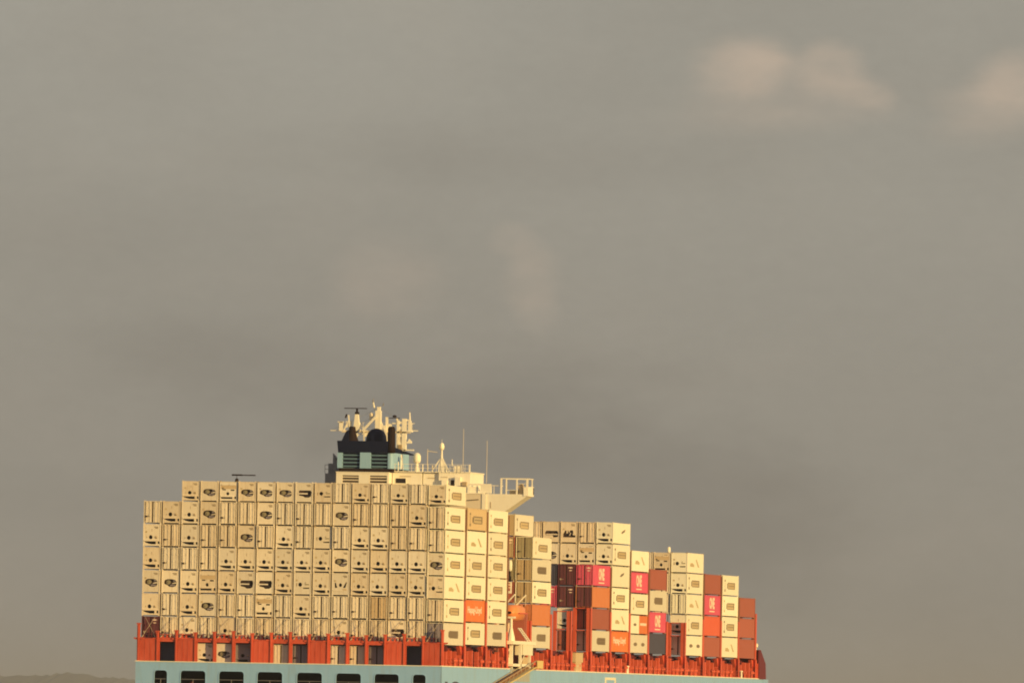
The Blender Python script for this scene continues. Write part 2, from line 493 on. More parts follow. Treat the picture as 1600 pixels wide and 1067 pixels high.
def hull():
    mb = MB()
    st = [(-2.97, 0.0), (10, 0.0), (60, 0.0), (140, 0.0), (222, 0.0), (236, 1.6), (250, 5.0), (264, 10.5), (276, 16.0), (284, 19.45)]
    for y, d in st:
        lo = -Z0 - 2
        for x, z in ((XL + d, DK), (XL + d * 1.15 + (0 if y > 0 else 0.0), -6.0), (min(XL + d * 1.5, -19.62), lo), (max(XR - d * 1.5, -19.58), lo), (XR - d * 1.15, -6.0), (XR - d, DK)):
            mb.v.append((x, y, z))
    for i in range(len(st) - 1):
        for j in (0, 1, 3, 4):
            mb.f.append((i * 6 + j, i * 6 + j + 1, (i + 1) * 6 + j + 1, (i + 1) * 6 + j))
    h = part('hull', mb, 'hull')
    # transom with mooring-deck openings
    def rr(x0, x1, z0, z1, r=0.38):
        pts = []
        for cx, cz, a0 in ((x1 - r, z0 + r, -90), (x1 - r, z1 - r, 0), (x0 + r, z1 - r, 90), (x0 + r, z0 + r, 180)):
            for k in range(4):
                t = R(a0 + k * 30)
                pts.append((cx + r * math.cos(t), cz + r * math.sin(t)))
        return pts
    xs = [(-36.81, -35.14), (-33.40, -30.16), (-28.41, -25.18), (-23.44, -20.20), (-18.30, -15.07), (-13.25, -10.03), (-8.29, -5.15), (-3.34, -1.68)]
    tr = MB().holed([(XL, -Z0 - 2), (XR, -Z0 - 2), (XR, DK), (XL, DK)], [rr(a, b, -7.2, -3.92) for a, b in xs], -3.0, 0.25)
    part('transom', tr, 'hull')
    for a, b in xs:
        f = MB()
        o, i = rr(a - .09, b + .09, -7.29, -3.83, .46), rr(a, b, -7.2, -3.92)
        k, n = len(f.v), len(o)
        for y in (-3.04, -2.99):
            f.v += [(p[0], y, p[1]) for p in o] + [(p[0], y, p[1]) for p in i]
        for q in range(n):
            w = (q + 1) % n
            f.f += [(q, w, n + w, n + q), (2 * n + q, 3 * n + q, 3 * n + w, 2 * n + w), (q, 2 * n + q, 2 * n + w, w), (n + q, n + w, 3 * n + w, 3 * n + q)]
        part('opening_frame', f, 'hull')
    sm = MB()
    for y in range(8, 222, 12):
        sm.box(XR, XR + .012, y, y + .10, -Z0, DK - .12)
    for z in (-5.55, -8.2, -11.0):
        sm.box(XR, XR + .012, -2.9, 222, z, z + .08)
    for x in (-34.3, -29.3, -24.3, -19.25, -14.2, -9.2, -4.25):
        sm.box(x - .04, x + .04, -3.012, -3.0, -Z0, DK - .1)
    part('weld_seam', sm, 'hull')
    rl = MB()
    for a, b in xs:
        rl.tube((a, -2.9, -5.0), (b, -2.9, -5.0), .035, n=5).tube((a, -2.9, -5.6), (b, -2.9, -5.6), .035, n=5)
        rl.tube(((a + b) / 2, -2.9, -5.0), ((a + b) / 2, -2.9, -7.2), .04, n=5)
    part('opening_rail', rl, 'grey_and_shade')
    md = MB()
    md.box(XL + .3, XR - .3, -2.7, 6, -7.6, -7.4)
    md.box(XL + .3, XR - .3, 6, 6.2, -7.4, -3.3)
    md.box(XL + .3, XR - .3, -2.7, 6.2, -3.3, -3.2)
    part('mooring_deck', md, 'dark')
    win = MB()
    for x in (-31.6, -21.5, -6.5):
        win.tube((x - .9, 0.2, -6.1), (x + .9, 0.2, -6.1), .55, n=12)
        win.box(x - 1.2, x - .95, -.4, .9, -7.4, -5.3).box(x + .95, x + 1.2, -.4, .9, -7.4, -5.3)
    part('mooring_winch', win, 'dark_red')
    dk = MB().box(XL + .25, XR - .25, -2.7, 224, DK - .22, DK - .02)
    dk.prism([(XL + .4, 224), (XR - .4, 224), (XR - 3.4, 246), (-19.6, 280), (XL + 3.4, 246)], 'z', DK - .22, DK - .02)
    part('deck', dk, 'ship_deck')
    g = MB()
    g.box(XR - .10, XR + .07, -3.06, 40.4, DK - .02, DK + .10)
    g.box(XR - .10, XR + .07, 55.5, 222, DK - .02, DK + .10)
    g.box(XL - .07, XL + .10, -3.06, 222, DK - .02, DK + .10)
    g.box(XL + .10, XR - .10, -3.06, -2.9, DK - .02, DK + .08)
    part('gunwale', g, 'house')
    # writing and marks on the side that reach into the picture
    nm = MB()
    nm.box(XR, XR + .02, -0.5, 1.1, -6.3, -4.72)
    for k in range(9):
        a, b = R(180 - k * 20), R(160 - k * 20)
        nm.prism([(6.0 + 3.4 * math.cos(a), -5.6 + .95 * math.sin(a)), (6.0 + 3.4 * math.cos(b), -5.6 + .95 * math.sin(b)), (6.0 + 2.6 * math.cos(b), -5.6 + .65 * math.sin(b)), (6.0 + 2.6 * math.cos(a), -5.6 + .65 * math.sin(a))], 'x', XR, XR + .02)
    part('lettering', nm, 'slate')
    sq = MB()
    sq.box(XR, XR + .03, 104.6, 112.2, -3.75, -3.42).box(XR, XR + .03, 104.6, 105.5, -5.2, -3.75).box(XR, XR + .03, 111.3, 112.2, -5.2, -3.75)
    part('pilot_mark', sq, 'white')
    big = MB()
    for y0 in (127.0, 131.5, 143.0, 147.5, 152.0):
        big.box(XR, XR + .015, y0, y0 + 1.3, -6.0, -4.05)
    part('lettering', big, 'funnel_blue')
hull()

# stern posts and panels
SOLID = {0, 2, 6, 9, 13, 15}
for i in range(17):
    x = -16 * P + i * P
    w = 0.165
    top = 2.0 if i == 0 else (1.75 if i == 16 else 1.05 + .12 * ((i * 7) % 3 - 1))
    mb = MB().box(x - w, x + w, -1.32, -0.9, DK, top)
    mb.box(x - w - .07, x + w + .07, -1.40, -0.82, top - .1, top + .04)
    mb.prism([(x + w, -.1), (x + w + .55, .05), (x + w + .55, .2), (x + w, .2)], 'y', -1.25, -1.0)
    mb.prism([(x - w, -.1), (x - w - .45, .05), (x - w - .45, .2), (x - w, .2)], 'y', -1.25, -1.0)
    mb.box(x - .07, x + .07, -1.38, -1.32, DK, top - .3)
    part('stern_post', mb, 'ship_orange')
for i in range(16):
    x0, x1 = -16 * P + i * P + .20, -16 * P + (i + 1) * P - .20
    if i in SOLID:
        mb = MB().box(x0, x1, -1.25, -1.1, DK, .12)
        mb.box(x0, x1, -1.30, -1.25, .0, .12)
        for t in (.33, .66):
            xx = x0 + (x1 - x0) * t
            mb.box(xx - .03, xx + .03, -1.28, -1.25, DK + .1, -.05)
        part('stern_panel', mb, 'ship_orange')
    else:
        mb = MB().box(x0, x1, -1.15, -.95, -.28, .20)
        mb.box(x0, x0 + .10, -1.12, -.98, DK, -.28)
        part('stern_lintel', mb, 'ship_orange')
mb = MB().box(XL + .6, XR - .6, 3.0, 3.2, DK, -.2)
part('hatch_bulkhead', mb, 'dark_red')
# lashing rods and turnbuckles in front of the lowest tier
mb = MB()
for i in range(16):
    x0, x1 = -16 * P + i * P + .3, -16 * P + (i + 1) * P - .3
    for k in range(2):
        a, b = (x0, x1) if k else (x1, x0)
        mb.tube((a, -.85, .25), (a + (b - a) * .86, -.12, 2.85), .028, n=5)
        mb.tube((a, -.9, .1), (a + (b - a) * .2, -.70, .75), .06, n=5)
part('lashing_rods', mb, 'rod')['kind'] = 'stuff'
for i in range(16):
    x0, x1 = -16 * P + i * P + .22, -16 * P + (i + 1) * P - .22
    mb = MB()
    mb.box(x0, x1, -1.0, -.25, .12 if i in SOLID else .21, .26)
    for k in range(3):
        t = x0 + (x1 - x0) * (.2 + .3 * k + rng.uniform(-.05, .05))
        mb.box(t - .12, t + .12, -.7, -.3, .26, .26 + rng.uniform(.25, .6))
    mb.box(x0 + .05, x1 - .05, -1.05, -1.0, .62, .68)
    part('lashing_platform', mb, 'ship_orange' if i % 3 else 'dark_red')

# lashing bridges between the starboard bays, with the pillars under them
GAPS = [BAY * 1 - .7, BAY * 2 - .7, 40.0] + [SD + BAY * k - .7 for k in range(0, 13)]
TALL = {0: 5.6, 1: 5.6, 2: 2.0, 3: 3.6, 4: 4.6, 5: 5.2, 6: 5.8, 7: 5.4, 8: 5.4, 9: 5.4, 10: 4.6, 11: 4.6, 12: 5.2, 13: 5.2, 14: 5.2, 15: 6.5}
UPR = {0: 17.2, 1: 17.2, 2: 17.0, 7: 11.4, 8: 13.8, 9: 11.4, 12: 11.4, 13: 11.4, 14: 8.5}
for k, y in enumerate(GAPS):
    mb = MB()
    top = TALL[k]
    mb.box(-.62, -.05, y - .55, y + .55, -.1, top).box(-2.5, -2.1, y - .34, y + .34, -.1, top)
    for zz in (2.72, top - .12):
        if zz < top:
            mb.box(-2.1, -.50, y - .40, y + .40, zz, zz + .12)
    mb.box(-.06, .0, y - .62, y - .50, -.1, top)
    part('lashing_bridge', mb, 'ship_orange')
    if UPR.get(k):
        part('gap_shade_strip', MB().box(-.55, -.07, y - .40, y + .40, top, UPR[k]).box(-.20, -.03, y - .45, y - .38, top, UPR[k]), 'gap_shade_and_apron')  # dark strip added so the gap between bays reads as shade
    mb = MB()
    mb.box(-1.0, .05, y - .55, y + .55, DK - .02, -.1)
    mb.prism([(y - .55, -.1), (y - .55, -1.3), (y - 1.7, -.1)], 'x', -.8, -.35)
    mb.prism([(y + .55, -.1), (y + 1.9, -.1), (y + .55, -1.5)], 'x', -.8, -.35)
    mb.box(.05, .13, y - .75, y - .45, DK - .02, -.05)
    mb.box(-.9, .18, y - .9, y + .9, DK - .02, DK + .22)
    part('lashing_pillar', mb, 'ship_orange')
r3 = random.Random(11)
BAYS0 = [(0, 12.2), (BAY, BAY + 12.2), (2 * BAY, 2 * BAY + 12.2)] + [(SD + BAY * k, SD + BAY * k + 12.2) for k in range(12)]
for k, (a, b) in enumerate(BAYS0):
    mb = MB().box(-2.0, -1.85, a - .4, b + .4, DK - .02, -.12)
    mb.box(-1.85, -1.55, a + .3, b - .3, -.62, -.42)
    part('hatch_coaming', mb, 'dark_red')  # recess shade between the posts put into the coaming's dark colour
    for t in (.24, .50, .74):
        y = a + (b - a) * (t + r3.uniform(-.05, .05))
        mb = MB()
        w = r3.uniform(.22, .42)
        mb.box(-.75, -.25, y - w, y + w, DK - .02, -.45 - r3.uniform(0, .5))
        if r3.random() < .6:
            mb.prism([(y + w, -1.0), (y + w + r3.uniform(.8, 1.6), DK), (y + w, DK)], 'x', -.6, -.4)
        if r3.random() < .55:
            mb.bar((-.5, y - w, -2.4), (-.9, y - w - 1.5, -.6), .12)
        part('stanchion', mb, 'ship_orange')
    for t in (.12, .38, .62, .88):
        if r3.random() < .7:
            y = a + (b - a) * t
            mb = MB().lathe((-.2, y, DK - .02), [(.16, 0), (.16, .7), (.42, .72), (.42, .95), (.2, 1.15)], 8)
            part('deck_vent', mb, 'ship_orange')
mb = MB()
for k in range(61):
    y = 1.0 + k * 3.6
    if 40.5 < y < 55:
        continue
    mb.box(.13, .16, y, y + .05, DK + .1, DK + 1.0)
for zz in (.55, 1.0):
    mb.box(.135, .155, 1.0, 40.5, DK + zz, DK + zz + .022).box(.135, .155, 56, 218, DK + zz, DK + zz + .022)
part('deck_railing', mb, 'ship_orange')
for y in (121.5, 206.5):
    part('bollard', MB().lathe((.05, y, DK + .1), [(.22, 0), (.2, .8), (.28, .82), (.28, 1.0)], 8), 'house')
part('deck_locker', MB().box(-.4, .22, 84.6, 89.6, -1.55, -.35).box(-.3, .15, 85, 89, DK, -1.55).box(-.42, .26, 84.5, 89.7, -.35, -.28), 'tan')
mb = MB().box(-3.0, .22, 219.5, 220.0, DK, 1.35).prism([(219.0, DK), (224.5, DK), (224.0, -.6), (220.0, 1.35), (219.0, 1.35)], 'x', .22, .42)
part('breakwater', mb, 'dark_red')
part('breakwater_post', MB().box(-.05, .25, 218.6, 219.4, DK, -.6).box(-.95, -.65, 218.6, 219.4, DK, -.2), 'ship_orange')
part('navigation_light', MB().lathe((-.3, 220, 1.35), [(.12, 0), (.12, .35), (.3, .4), (.3, .8), (.12, .95)], 8), 'house')

# accommodation tower, wheelhouse and bridge wing
def louvres(parent, x0, x1, z0, z1, n, y, mname, back):
    part('louvre_recess', MB().box(x0, x1, y + .32, y + .4, z0, z1), back, parent)
    for k in range(n):
        z = z0 + (z1 - z0) * (k + .5) / n
        h = (z1 - z0) / n
        part('louvre_slat', MB().prism([(y + .05, z - h * .30), (y + .30, z + h * .05), (y + .30, z + h * .15), (y + .05, z + h * .10)], 'x', x0, x1), mname, parent)

hs = MB()
hs.box(-34.5, -4.3, 44.0, 55.5, DK, 17.4)
hs.box(-24.0, -4.3, 43.8, 55.6, 17.4, 19.82)
hs.box(-24.0, -3.72, 44.3, 55.0, 17.4, 19.5)
house = part('deckhouse', hs, 'house_tan')
part('deck_edge', MB().box(-24.1, -4.2, 43.7, 55.7, 19.82, 19.95), 'house', house)
part('grab_rail', MB().tube((-6.5, 43.7, 18.95), (-4.9, 43.7, 19.1), .05, n=6), 'gasket', house)

whl = part('wheelhouse', MB().box(-12.82, -10.70, 45.2, 53.5, 19.95, 22.50), 'house')
part('wheelhouse_bay', MB().box(-16.85, -12.95, 45.0, 53.5, 19.95, 22.50), 'house', whl)
part('wheelhouse_bay', MB().box(-10.66, -6.5, 44.8, 53.5, 19.95, 22.55), 'house', whl)
part('port_deckhouse', MB().box(-26.0, -24.0, 48.5, 53.5, 19.95, 22.3), 'house')
part('roof_edge', MB().box(-16.85, -6.4, 44.7, 53.6, 22.55, 22.68), 'house', whl)
f = part('window', MB().box(-16.48, -15.02, 44.95, 45.0, 21.08, 21.78), 'house', whl)
for (a, b, c, d) in ((-16.42, -15.08, 21.12, 21.74),):
    part('window_glass', MB().box(a, b, 44.93, 44.96, c, d), 'glass', whl)
for q in ((-15.9, -14.4, 44.9, 45.0, 21.98, 22.04), (-12.2, -11.2, 45.1, 45.2, 21.80, 21.87), (-10.3, -9.5, 44.7, 44.8, 21.95, 22.0)):
    part('drip_rail', MB().box(*q), 'bronze', whl)
part('door', MB().box(-9.05, -8.6, 44.76, 44.8, 20.4, 21.6), 'gasket', whl)
part('vent_box', MB().box(-7.45, -6.9, 44.3, 44.8, 20.75, 21.4), 'bronze', whl)
part('side_locker', MB().box(-8.4, -7.7, 44.2, 44.8, 20.2, 22.0).box(-10.2, -9.5, 44.4, 44.8, 20.2, 21.6), 'house', whl)
pb = MB()
pb.box(-26.2, -24.15, 47.5, 52, 19.9, 22.3).box(-25.9, -24.2, 48, 52, 22.3, 23.6)
pb.box(-25.3, -24.4, 48, 49, 23.6, 24.2).prism([(-25.3, 24.95), (-25.3, 24.2), (-24.3, 23.9)], 'y', 48, 48.3)
part('port_locker', pb, 'grey_and_shade')  # stands in the funnel's shadow; that shade is put into its grey colour
mb = MB()
for x in (-26.2, -25.6, -25.0):
    mb.tube((x, 47.4, 22.3), (x, 47.4, 23.4), .035, n=5)
mb.tube((-26.2, 47.4, 23.4), (-24.3, 47.4, 23.4), .035, n=5).tube((-26.2, 47.4, 22.85), (-24.3, 47.4, 22.85), .03, n=5)
part('port_railing', mb, 'grey_and_shade')
# lower step with parapet beside the wheelhouse
part('parapet', MB().box(-6.5, -3.36, 44.1, 44.3, 20.95, 21.15).box(-6.5, -6.3, 44.1, 44.3, 19.95, 20.95).box(-4.75, -3.4, 44.1, 45.0, 19.95, 20.95).box(-6.3, -5.2, 44.5, 44.7, 19.95, 20.75), 'house')
part('parapet_rail', MB().tube((-3.3, 44.2, 20.95), (-1.8, 44.2, 20.9), .05, n=6).tube((-3.0, 44.2, 20.9), (-3.0, 44.2, 19.9), .04, n=6), 'house')
wg = MB().prism([(-3.72, 17.5), (-1.35, 17.5), (1.76, 19.70), (1.76, 19.86), (-3.72, 19.86)], 'y', 43.9, 47.6)
wing = part('bridge_wing', wg, 'house')
part('wing_bulwark', MB().box(1.2, 1.78, 43.8, 47.7, 19.62, 20.8).box(1.0, 1.78, 47.2, 47.7, 19.86, 20.9), 'house', wing)
part('wing_seam', MB().box(-3.2, -3.1, 43.86, 43.9, 18.0, 18.8), 'bronze', wing)
part('wing_column', MB().box(-4.28, -3.73, 43.7, 46, 17.45, 19.84), 'house', wing)
mb = MB()
for x, w in ((-1.82, .11), (-1.15, .07), (0.25, .09), (1.62, .13)):
    mb.box(x - w, x + w, 44.0, 44.2, 19.86, 21.9)
mb.box(-1.9, 1.75, 44.02, 44.18, 21.82, 21.93)
mb.box(-1.2, .25, 44.05, 44.15, 20.35, 20.42).box(.25, 1.6, 44.05, 44.15, 21.2, 21.26)
for x in (-1.8, 1.6):
    mb.box(x - .06, x + .06, 47.3, 47.5, 19.86, 21.9)
mb.box(-1.9, 1.75, 47.32, 47.48, 21.82, 21.93).box(1.57, 1.70, 44.2, 47.3, 21.82, 21.93)
part('wing_railing', mb, 'house', wing)
part('wing_console', MB().box(-1.0, .4, 45.5, 46.3, 19.86, 20.4).box(.35, .95, 44.6, 45.4, 19.86, 20.9).prism([(.3, 20.9), (1.0, 20.9), (.8, 21.25), (.45, 21.1)], 'y', 44.6, 45.3), 'tan', wing)
part('port_bridge_wing', MB().box(-40.6, -34.5, 44.5, 48, 17.6, 20.2), 'house_tan')
rb = part('port_radar', MB().tube((-38.1, 48, 20.2), (-38.1, 48, 21.0), .09, n=6).lathe((-38.1, 48, 20.95), [(.12, 0), (.24, .1), (.24, .42), (.08, .55)], 8), 'soot')
part('scanner_bar', MB().box(-38.75, -35.6, 47.85, 48.1, 21.84, 21.98).box(-38.75, -37.4, 47.8, 48.15, 21.82, 22.02).tube((-38.1, 48, 21.4), (-38.1, 48, 21.84), .03, n=5), 'soot', rb)

# funnel
fl = part('funnel', MB().box(-23.95, -16.95, 40.6, 52, DK, 20.85).box(-23.95, -16.95, 41.0, 52, 20.85, 22.38)
          .box(-23.95, -23.15, 40.6, 41, 20.85, 22.38).box(-20.95, -19.5, 40.6, 41, 20.85, 22.38).box(-17.2, -16.95, 40.6, 41, 20.85, 22.38)
          .box(-23.15, -20.95, 40.6, 41, 22.02, 22.38).box(-19.5, -17.2, 40.6, 41, 22.02, 22.38), 'house')
part('casing_edge', MB().box(-24.0, -16.9, 40.5, 52, 22.38, 22.48), 'house', fl)
louvres(fl, -23.15, -20.95, 20.85, 22.02, 3, 40.6, 'house_tan', 'gasket')
louvres(fl, -19.5, -17.2, 20.85, 22.02, 3, 40.6, 'house_tan', 'gasket')
part('funnel_collar', MB().box(-23.7, -16.6, 40.9, 51.5, 22.48, 22.96), 'soot', fl)
bd = MB().box(-23.75, -16.7, 41.1, 51.4, 22.96, 24.97)
bd.box(-23.86, -23.18, 40.7, 41.1, 22.96, 24.97)
band = part('funnel_band', bd, 'funnel_blue', fl)
part('funnel_panel', MB().box(-20.82, -19.42, 40.55, 41.1, 22.94, 25.0), 'funnel_blue', fl)
pts = [(-17.15, 40.7)] + [(-16.9 + .42 * math.sin(R(t)), 41.1 - .42 * math.cos(R(t))) for t in (0, 22, 45, 67, 90)] + [(-16.48, 50.8), (-17.15, 50.8)]
part('funnel_corner', MB().prism(pts, 'z', 22.94, 25.0), 'funnel_blue', fl)
part('funnel_rib', MB().box(-16.48, -16.38, 45.6, 46.6, 23.0, 24.9), 'house', fl)
louvres(fl, -23.18, -20.82, 23.0, 24.92, 4, 40.75, 'louvre_blue', 'navy')
louvres(fl, -19.42, -17.15, 23.0, 24.92, 4, 40.75, 'louvre_blue', 'navy')
tp = MB()
tp.prism([(-23.75, 24.98), (-16.6, 24.98), (-16.45, 26.5), (-23.92, 26.5)], 'y', 40.6, 42.0)
tp.prism([(42.0, 24.99), (54.0, 24.99), (54.0, 25.12), (42.0, 25.75)], 'x', -23.7, -16.5)
part('funnel_top', tp, 'navy', fl)
part('exhaust_pipe', MB().lathe((-22.35, 42.6, 25.5), [(.95, 0), (.9, .9), (.62, 1.7), (.48, 2.3), (.44, 2.75), (.36, 2.9)], 14), 'soot', fl, True)
part('exhaust_pipe', MB().prism([(-23.5, 26.4), (-22.5, 26.4), (-22.6, 27.9), (-22.9, 27.7)], 'y', 41.2, 41.6), 'navy', fl)
part('exhaust_dome', MB().lathe((-19.25, 43.2, 25.4), [(1.36, 0), (1.36, 1.35), (1.26, 1.9), (1.02, 2.35), (.65, 2.66), (.2, 2.8)], 20), 'navy', fl, True)
part('exhaust_pipe', MB().lathe((-16.77, 41.0, 24.98), [(.55, 0), (.52, 1.5), (.5, 3.1), (.42, 3.35), (.3, 3.45)], 14), 'soot', fl, True)

fl.location.y += 3.4
whl.location.y += 0.9
wing.location.x -= 0.2

# masts, scanners, aerials above the house
mm = MB()
Y = 50
mm.box(-20.1, -19.4, Y - .4, Y + .4, 26.0, 30.6)
mm.box(-19.9, -19.5, Y - .3, Y + .3, 30.6, 31.1)
mm.bar((-19.9, Y - .6, 29.9), (-21.7, Y - .8, 27.9), .24)
mm.bar((-19.5, Y, 29.3), (-18.6, Y - .4, 27.6), .20)
mm.bar((-18.7, Y, 28.6), (-18.6, Y, 26.0), .22)
mm.bar((-21.6, Y - .4, 27.9), (-21.6, Y, 26.0), .14)
mm.box(-19.9, -18.6, Y - .3, Y + .2, 28.1, 28.7)
mast = part('signal_mast', mm, 'house')
part('mast_light', MB().lathe((-20.7, Y, 29.3), [(.05, 0), (.28, .1), (.3, .9), (.12, 1.05)], 8), 'house_tan', mast)
part('mast_spar', MB().tube((-20.0, Y, 30.2), (-20.35, Y, 31.0), .07, n=6).tube((-20.35, Y, 31.0), (-20.5, Y, 31.75), .14, .08, n=6), 'white', mast)
part('mast_tip', MB().tube((-20.5, Y, 31.7), (-20.5, Y, 32.15), .14, .05, n=6).tube((-19.2, Y, 31.2), (-19.1, Y, 31.6), .08, n=6), 'grey_and_shade', mast)
ped = MB().prism([(-23.05, 27.9), (-22.15, 27.9), (-22.4, 30.1), (-22.8, 30.1)], 'y', 49.6, 50.2)
ped.bar((-22.4, 50, 29.2), (-21.4, 50, 27.7), .12)
ped.bar((-21.4, 50, 27.7), (-22.7, 50, 27.3), .10).box(-22.7, -22.5, 49.8, 50, 25.3, 27.9).box(-21.5, -21.2, 49.8, 50.2, 27.2, 27.8)
pd = part('radar_pedestal', ped, 'house')
part('scanner_bar', MB().box(-24.3, -21.3, 49.75, 50.05, 30.82, 30.92).box(-22.73, -22.5, 49.8, 50.0, 30.4, 30.82).box(-22.85, -22.35, 49.7, 50.1, 30.1, 30.4), 'soot', pd)
rl = MB()
for z in (27.95, 28.5, 29.05):
    rl.tube((-25.2, Y + .6, z), (-15.4, Y + .6, z), .03, n=4)
for k in range(13):
    x = -25.2 + k * .82
    rl.tube((x, Y + .6, 27.9), (x, Y + .6, 29.05), .03, n=4)
part('mast_railing', rl, 'house', mast)
part('yardarm', MB().tube((-26.2, Y + .3, 27.95), (-14.5, Y + .3, 28.05), .065, n=6), 'house', mast)
part('mast_platform', MB().box(-24.6, -15.6, Y - .2, Y + .9, 27.72, 27.9), 'house_tan', mast)
pl = MB().box(-25.0, -24.5, Y, Y + .4, 27.9, 29.1).box(-25.2, -24.4, Y, Y + .4, 29.0, 29.15)
pl.bar((-24.4, Y, 27.9), (-23.7, Y, 29.3), .14).bar((-23.6, Y, 28.4), (-23.75, Y, 30.0), .16).box(-24.1, -23.3, Y, Y + .3, 28.4, 29.2)
part('aerial_bracket', pl, 'house', mast)
wr = MB()
for a, b in (((-19.9, 50.2, 30.9), (-26.0, 50.3, 28.0)), ((-19.6, 50.2, 30.9), (-14.7, 50.3, 28.1)), ((-20.0, 50.2, 30.0), (-24.0, 50.3, 28.0))):
    wr.tube(a, b, .02, n=4)
part('rigging_wire', wr, 'grey_and_shade', mast)
part('signal_horn', MB().tube((-24.15, Y, 29.6), (-24.0, Y, 30.1), .13, n=6), 'soot', mast)
st = MB()
st.box(-17.25, -16.95, 49.8, 50.1, 25.0, 29.4).box(-16.55, -16.0, 49.8, 50.4, 25.4, 29.6)
for z in (26.2, 27.2, 28.2, 28.9):
    st.box(-16.95, -16.55, 49.85, 50.05, z, z + .35)
st.box(-16.9, -16.5, 49.95, 50.2, 25.2, 28.6)
st.box(-16.0, -15.2, 49.8, 50.4, 27.85, 28.05).box(-16.0, -15.3, 49.8, 50.4, 26.4, 26.6).box(-16.3, -15.0, 49.8, 50.4, 25.45, 25.6)
st.prism([(-15.8, 26.6), (-15.2, 26.6), (-15.6, 27.0)], 'y', 49.9, 50.2)
st.box(-15.75, -15.35, 49.9, 50.2, 28.05, 29.35).tube((-15.55, 50, 29.3), (-15.6, 50, 30.45), .13, .08, n=6)
st.box(-16.1, -15.5, 49.9, 50.2, 29.3, 29.5).box(-17.9, -17.3, 49.9, 50.2, 28.9, 29.05).box(-17.35, -17.15, 49.9, 50.1, 29.0, 29.7)
st.box(-16.3, -15.1, 49.95, 50.05, 28.9, 28.96).tube((-15.4, 50, 29.0), (-14.9, 50, 29.0), .05, n=5)
st.box(-18.8, -18.5, 50, 50.3, 27.9, 29.8).box(-18.45, -18.0, 50, 50.4, 27.9, 28.9)
tw = part('starboard_mast', st, 'house')
part('scanner_bar', MB().box(-18.3, -16.9, 49.9, 50.1, 29.62, 29.72).lathe((-17.6, 50, 29.75), [(.1, 0), (.28, .06), (.28, .22), (.08, .32)], 8), 'soot', tw)
part('mast_locker', MB().box(-17.0, -16.5, 49.7, 49.85, 25.5, 26.2).box(-16.9, -16.55, 49.7, 49.8, 27.8, 28.0), 'bronze', tw)
dm = part('radome', MB().lathe((-13.72, 46.2, 23.75), [(.2, 0), (.44, .08), (.52, .4), (.52, .85), (.42, 1.15), (.2, 1.33), (.05, 1.36)], 16), 'white', ship, True)
part('radome_post', MB().lathe((-13.72, 46.2, 22.6), [(.42, 0), (.30, .6), (.18, 1.2)], 10), 'house', dm)
sp = MB().lathe((-10.43, 46.2, 22.6), [(.30, 0), (.26, 1.2), (.15, 2.1), (.12, 3.0)], 8)
for dx, dy in ((-1.3, -.3), (1.15, -.3), (0, 1.2)):
    sp.bar((-10.43 + dx, 46.2 + dy, 22.6), (-10.43, 46.2, 24.6), .13)
sp.prism([(-10.9, 22.6), (-9.5, 22.6), (-10.2, 24.4), (-10.5, 24.4)], 'y', 46.0, 46.3)
sm = part('satellite_mast', sp, 'house')
part('radome', MB().lathe((-10.43, 46.2, 25.5), [(.12, 0), (.3, .1), (.34, .45), (.26, .8), (.1, .95)], 12), 'white', sm, True)
part('lightning_rod', MB().tube((-10.43, 46.2, 26.4), (-10.43, 46.2, 26.9), .03, n=4), 'house', sm)
for x, z0, z1, r, c in ((-12.29, 22.6, 25.6, .06, 'house_tan'), (-7.55, 22.6, 28.3, .04, 'house_tan'), (-4.4, 20.9, 26.8, .04, 'house_tan'), (-12.9, 22.6, 23.6, .11, 'house'), (-9.0, 22.6, 24.3, .09, 'house'), (-6.65, 22.6, 23.7, .10, 'house'), (-16.15, 22.6, 23.9, .09, 'house'), (-11.6, 22.6, 23.5, .14, 'house_tan'), (-8.3, 22.6, 23.4, .14, 'house'), (-9.75, 22.6, 23.1, .22, 'house')):
    o = part('aerial' if z1 - z0 > 2 else 'roof_post', MB().tube((x, 46.1, z0), (x, 46.1, z1), r, r * .7, n=5), c)
    if x == -12.29:
        part('aerial_arm', MB().tube((x, 46.1, 25.35), (-11.0, 46.1, 25.2), .05, n=5), 'house_tan', o)
mb = MB()
for k in range(9):
    x = -10.6 + k * .5
    mb.tube((x, 45.2, 22.65), (x, 45.2, 23.6), .03, n=4)
for z in (23.1, 23.6):
    mb.tube((-17.5, 45.2, z), (-6.6, 45.2, z), .028, n=4)
for k in range(7):
    x = -17.5 + k * 1.1
    mb.tube((x, 45.2, 22.65), (x, 45.2, 23.6), .03, n=4)
mb.box(-8.6, -7.7, 45.6, 46, 22.65, 23.5)
part('roof_railing', mb, 'house')

# boat station abreast of the bridge
bs = MB()
bs.box(-1.3, .75, 40.2, 54.6, .38, .78)
bs.box(-1.35, .80, 40.0, 40.2, .40, .85).box(.75, .85, 40.2, 54.6, .40, .85)
bs.box(-.95, -.62, 40.4, 40.9, DK, .38).box(-.15, .25, 42.0, 42.6, DK, .38).box(.4, .7, 45.5, 46.0, DK, .38).box(.4, .7, 51.5, 52.0, DK, .38).bar((-.8, 40.6, -2.0), (.1, 42.2, .3), .10).bar((.55, 46.0, -2.0), (.55, 51.4, .2), .10)
bs.box(-1.0, .7, 40.4, 52.2, -2.45, -2.1)
bs.box(-.6, .1, 40.6, 41.0, -2.1, -1.3)
plat = part('boat_platform', bs, 'house')
part('platform_screen', MB().box(.62, .76, 46.6, 53.0, -.95, .38).box(-.4, .62, 46.6, 46.75, -.95, .38), 'white', plat)
part('platform_locker', MB().box(-.9, -.2, 41.2, 42.0, -2.1, -.9).box(.0, .5, 48, 51, -2.1, -1.2), 'tan', plat)
cr = MB()
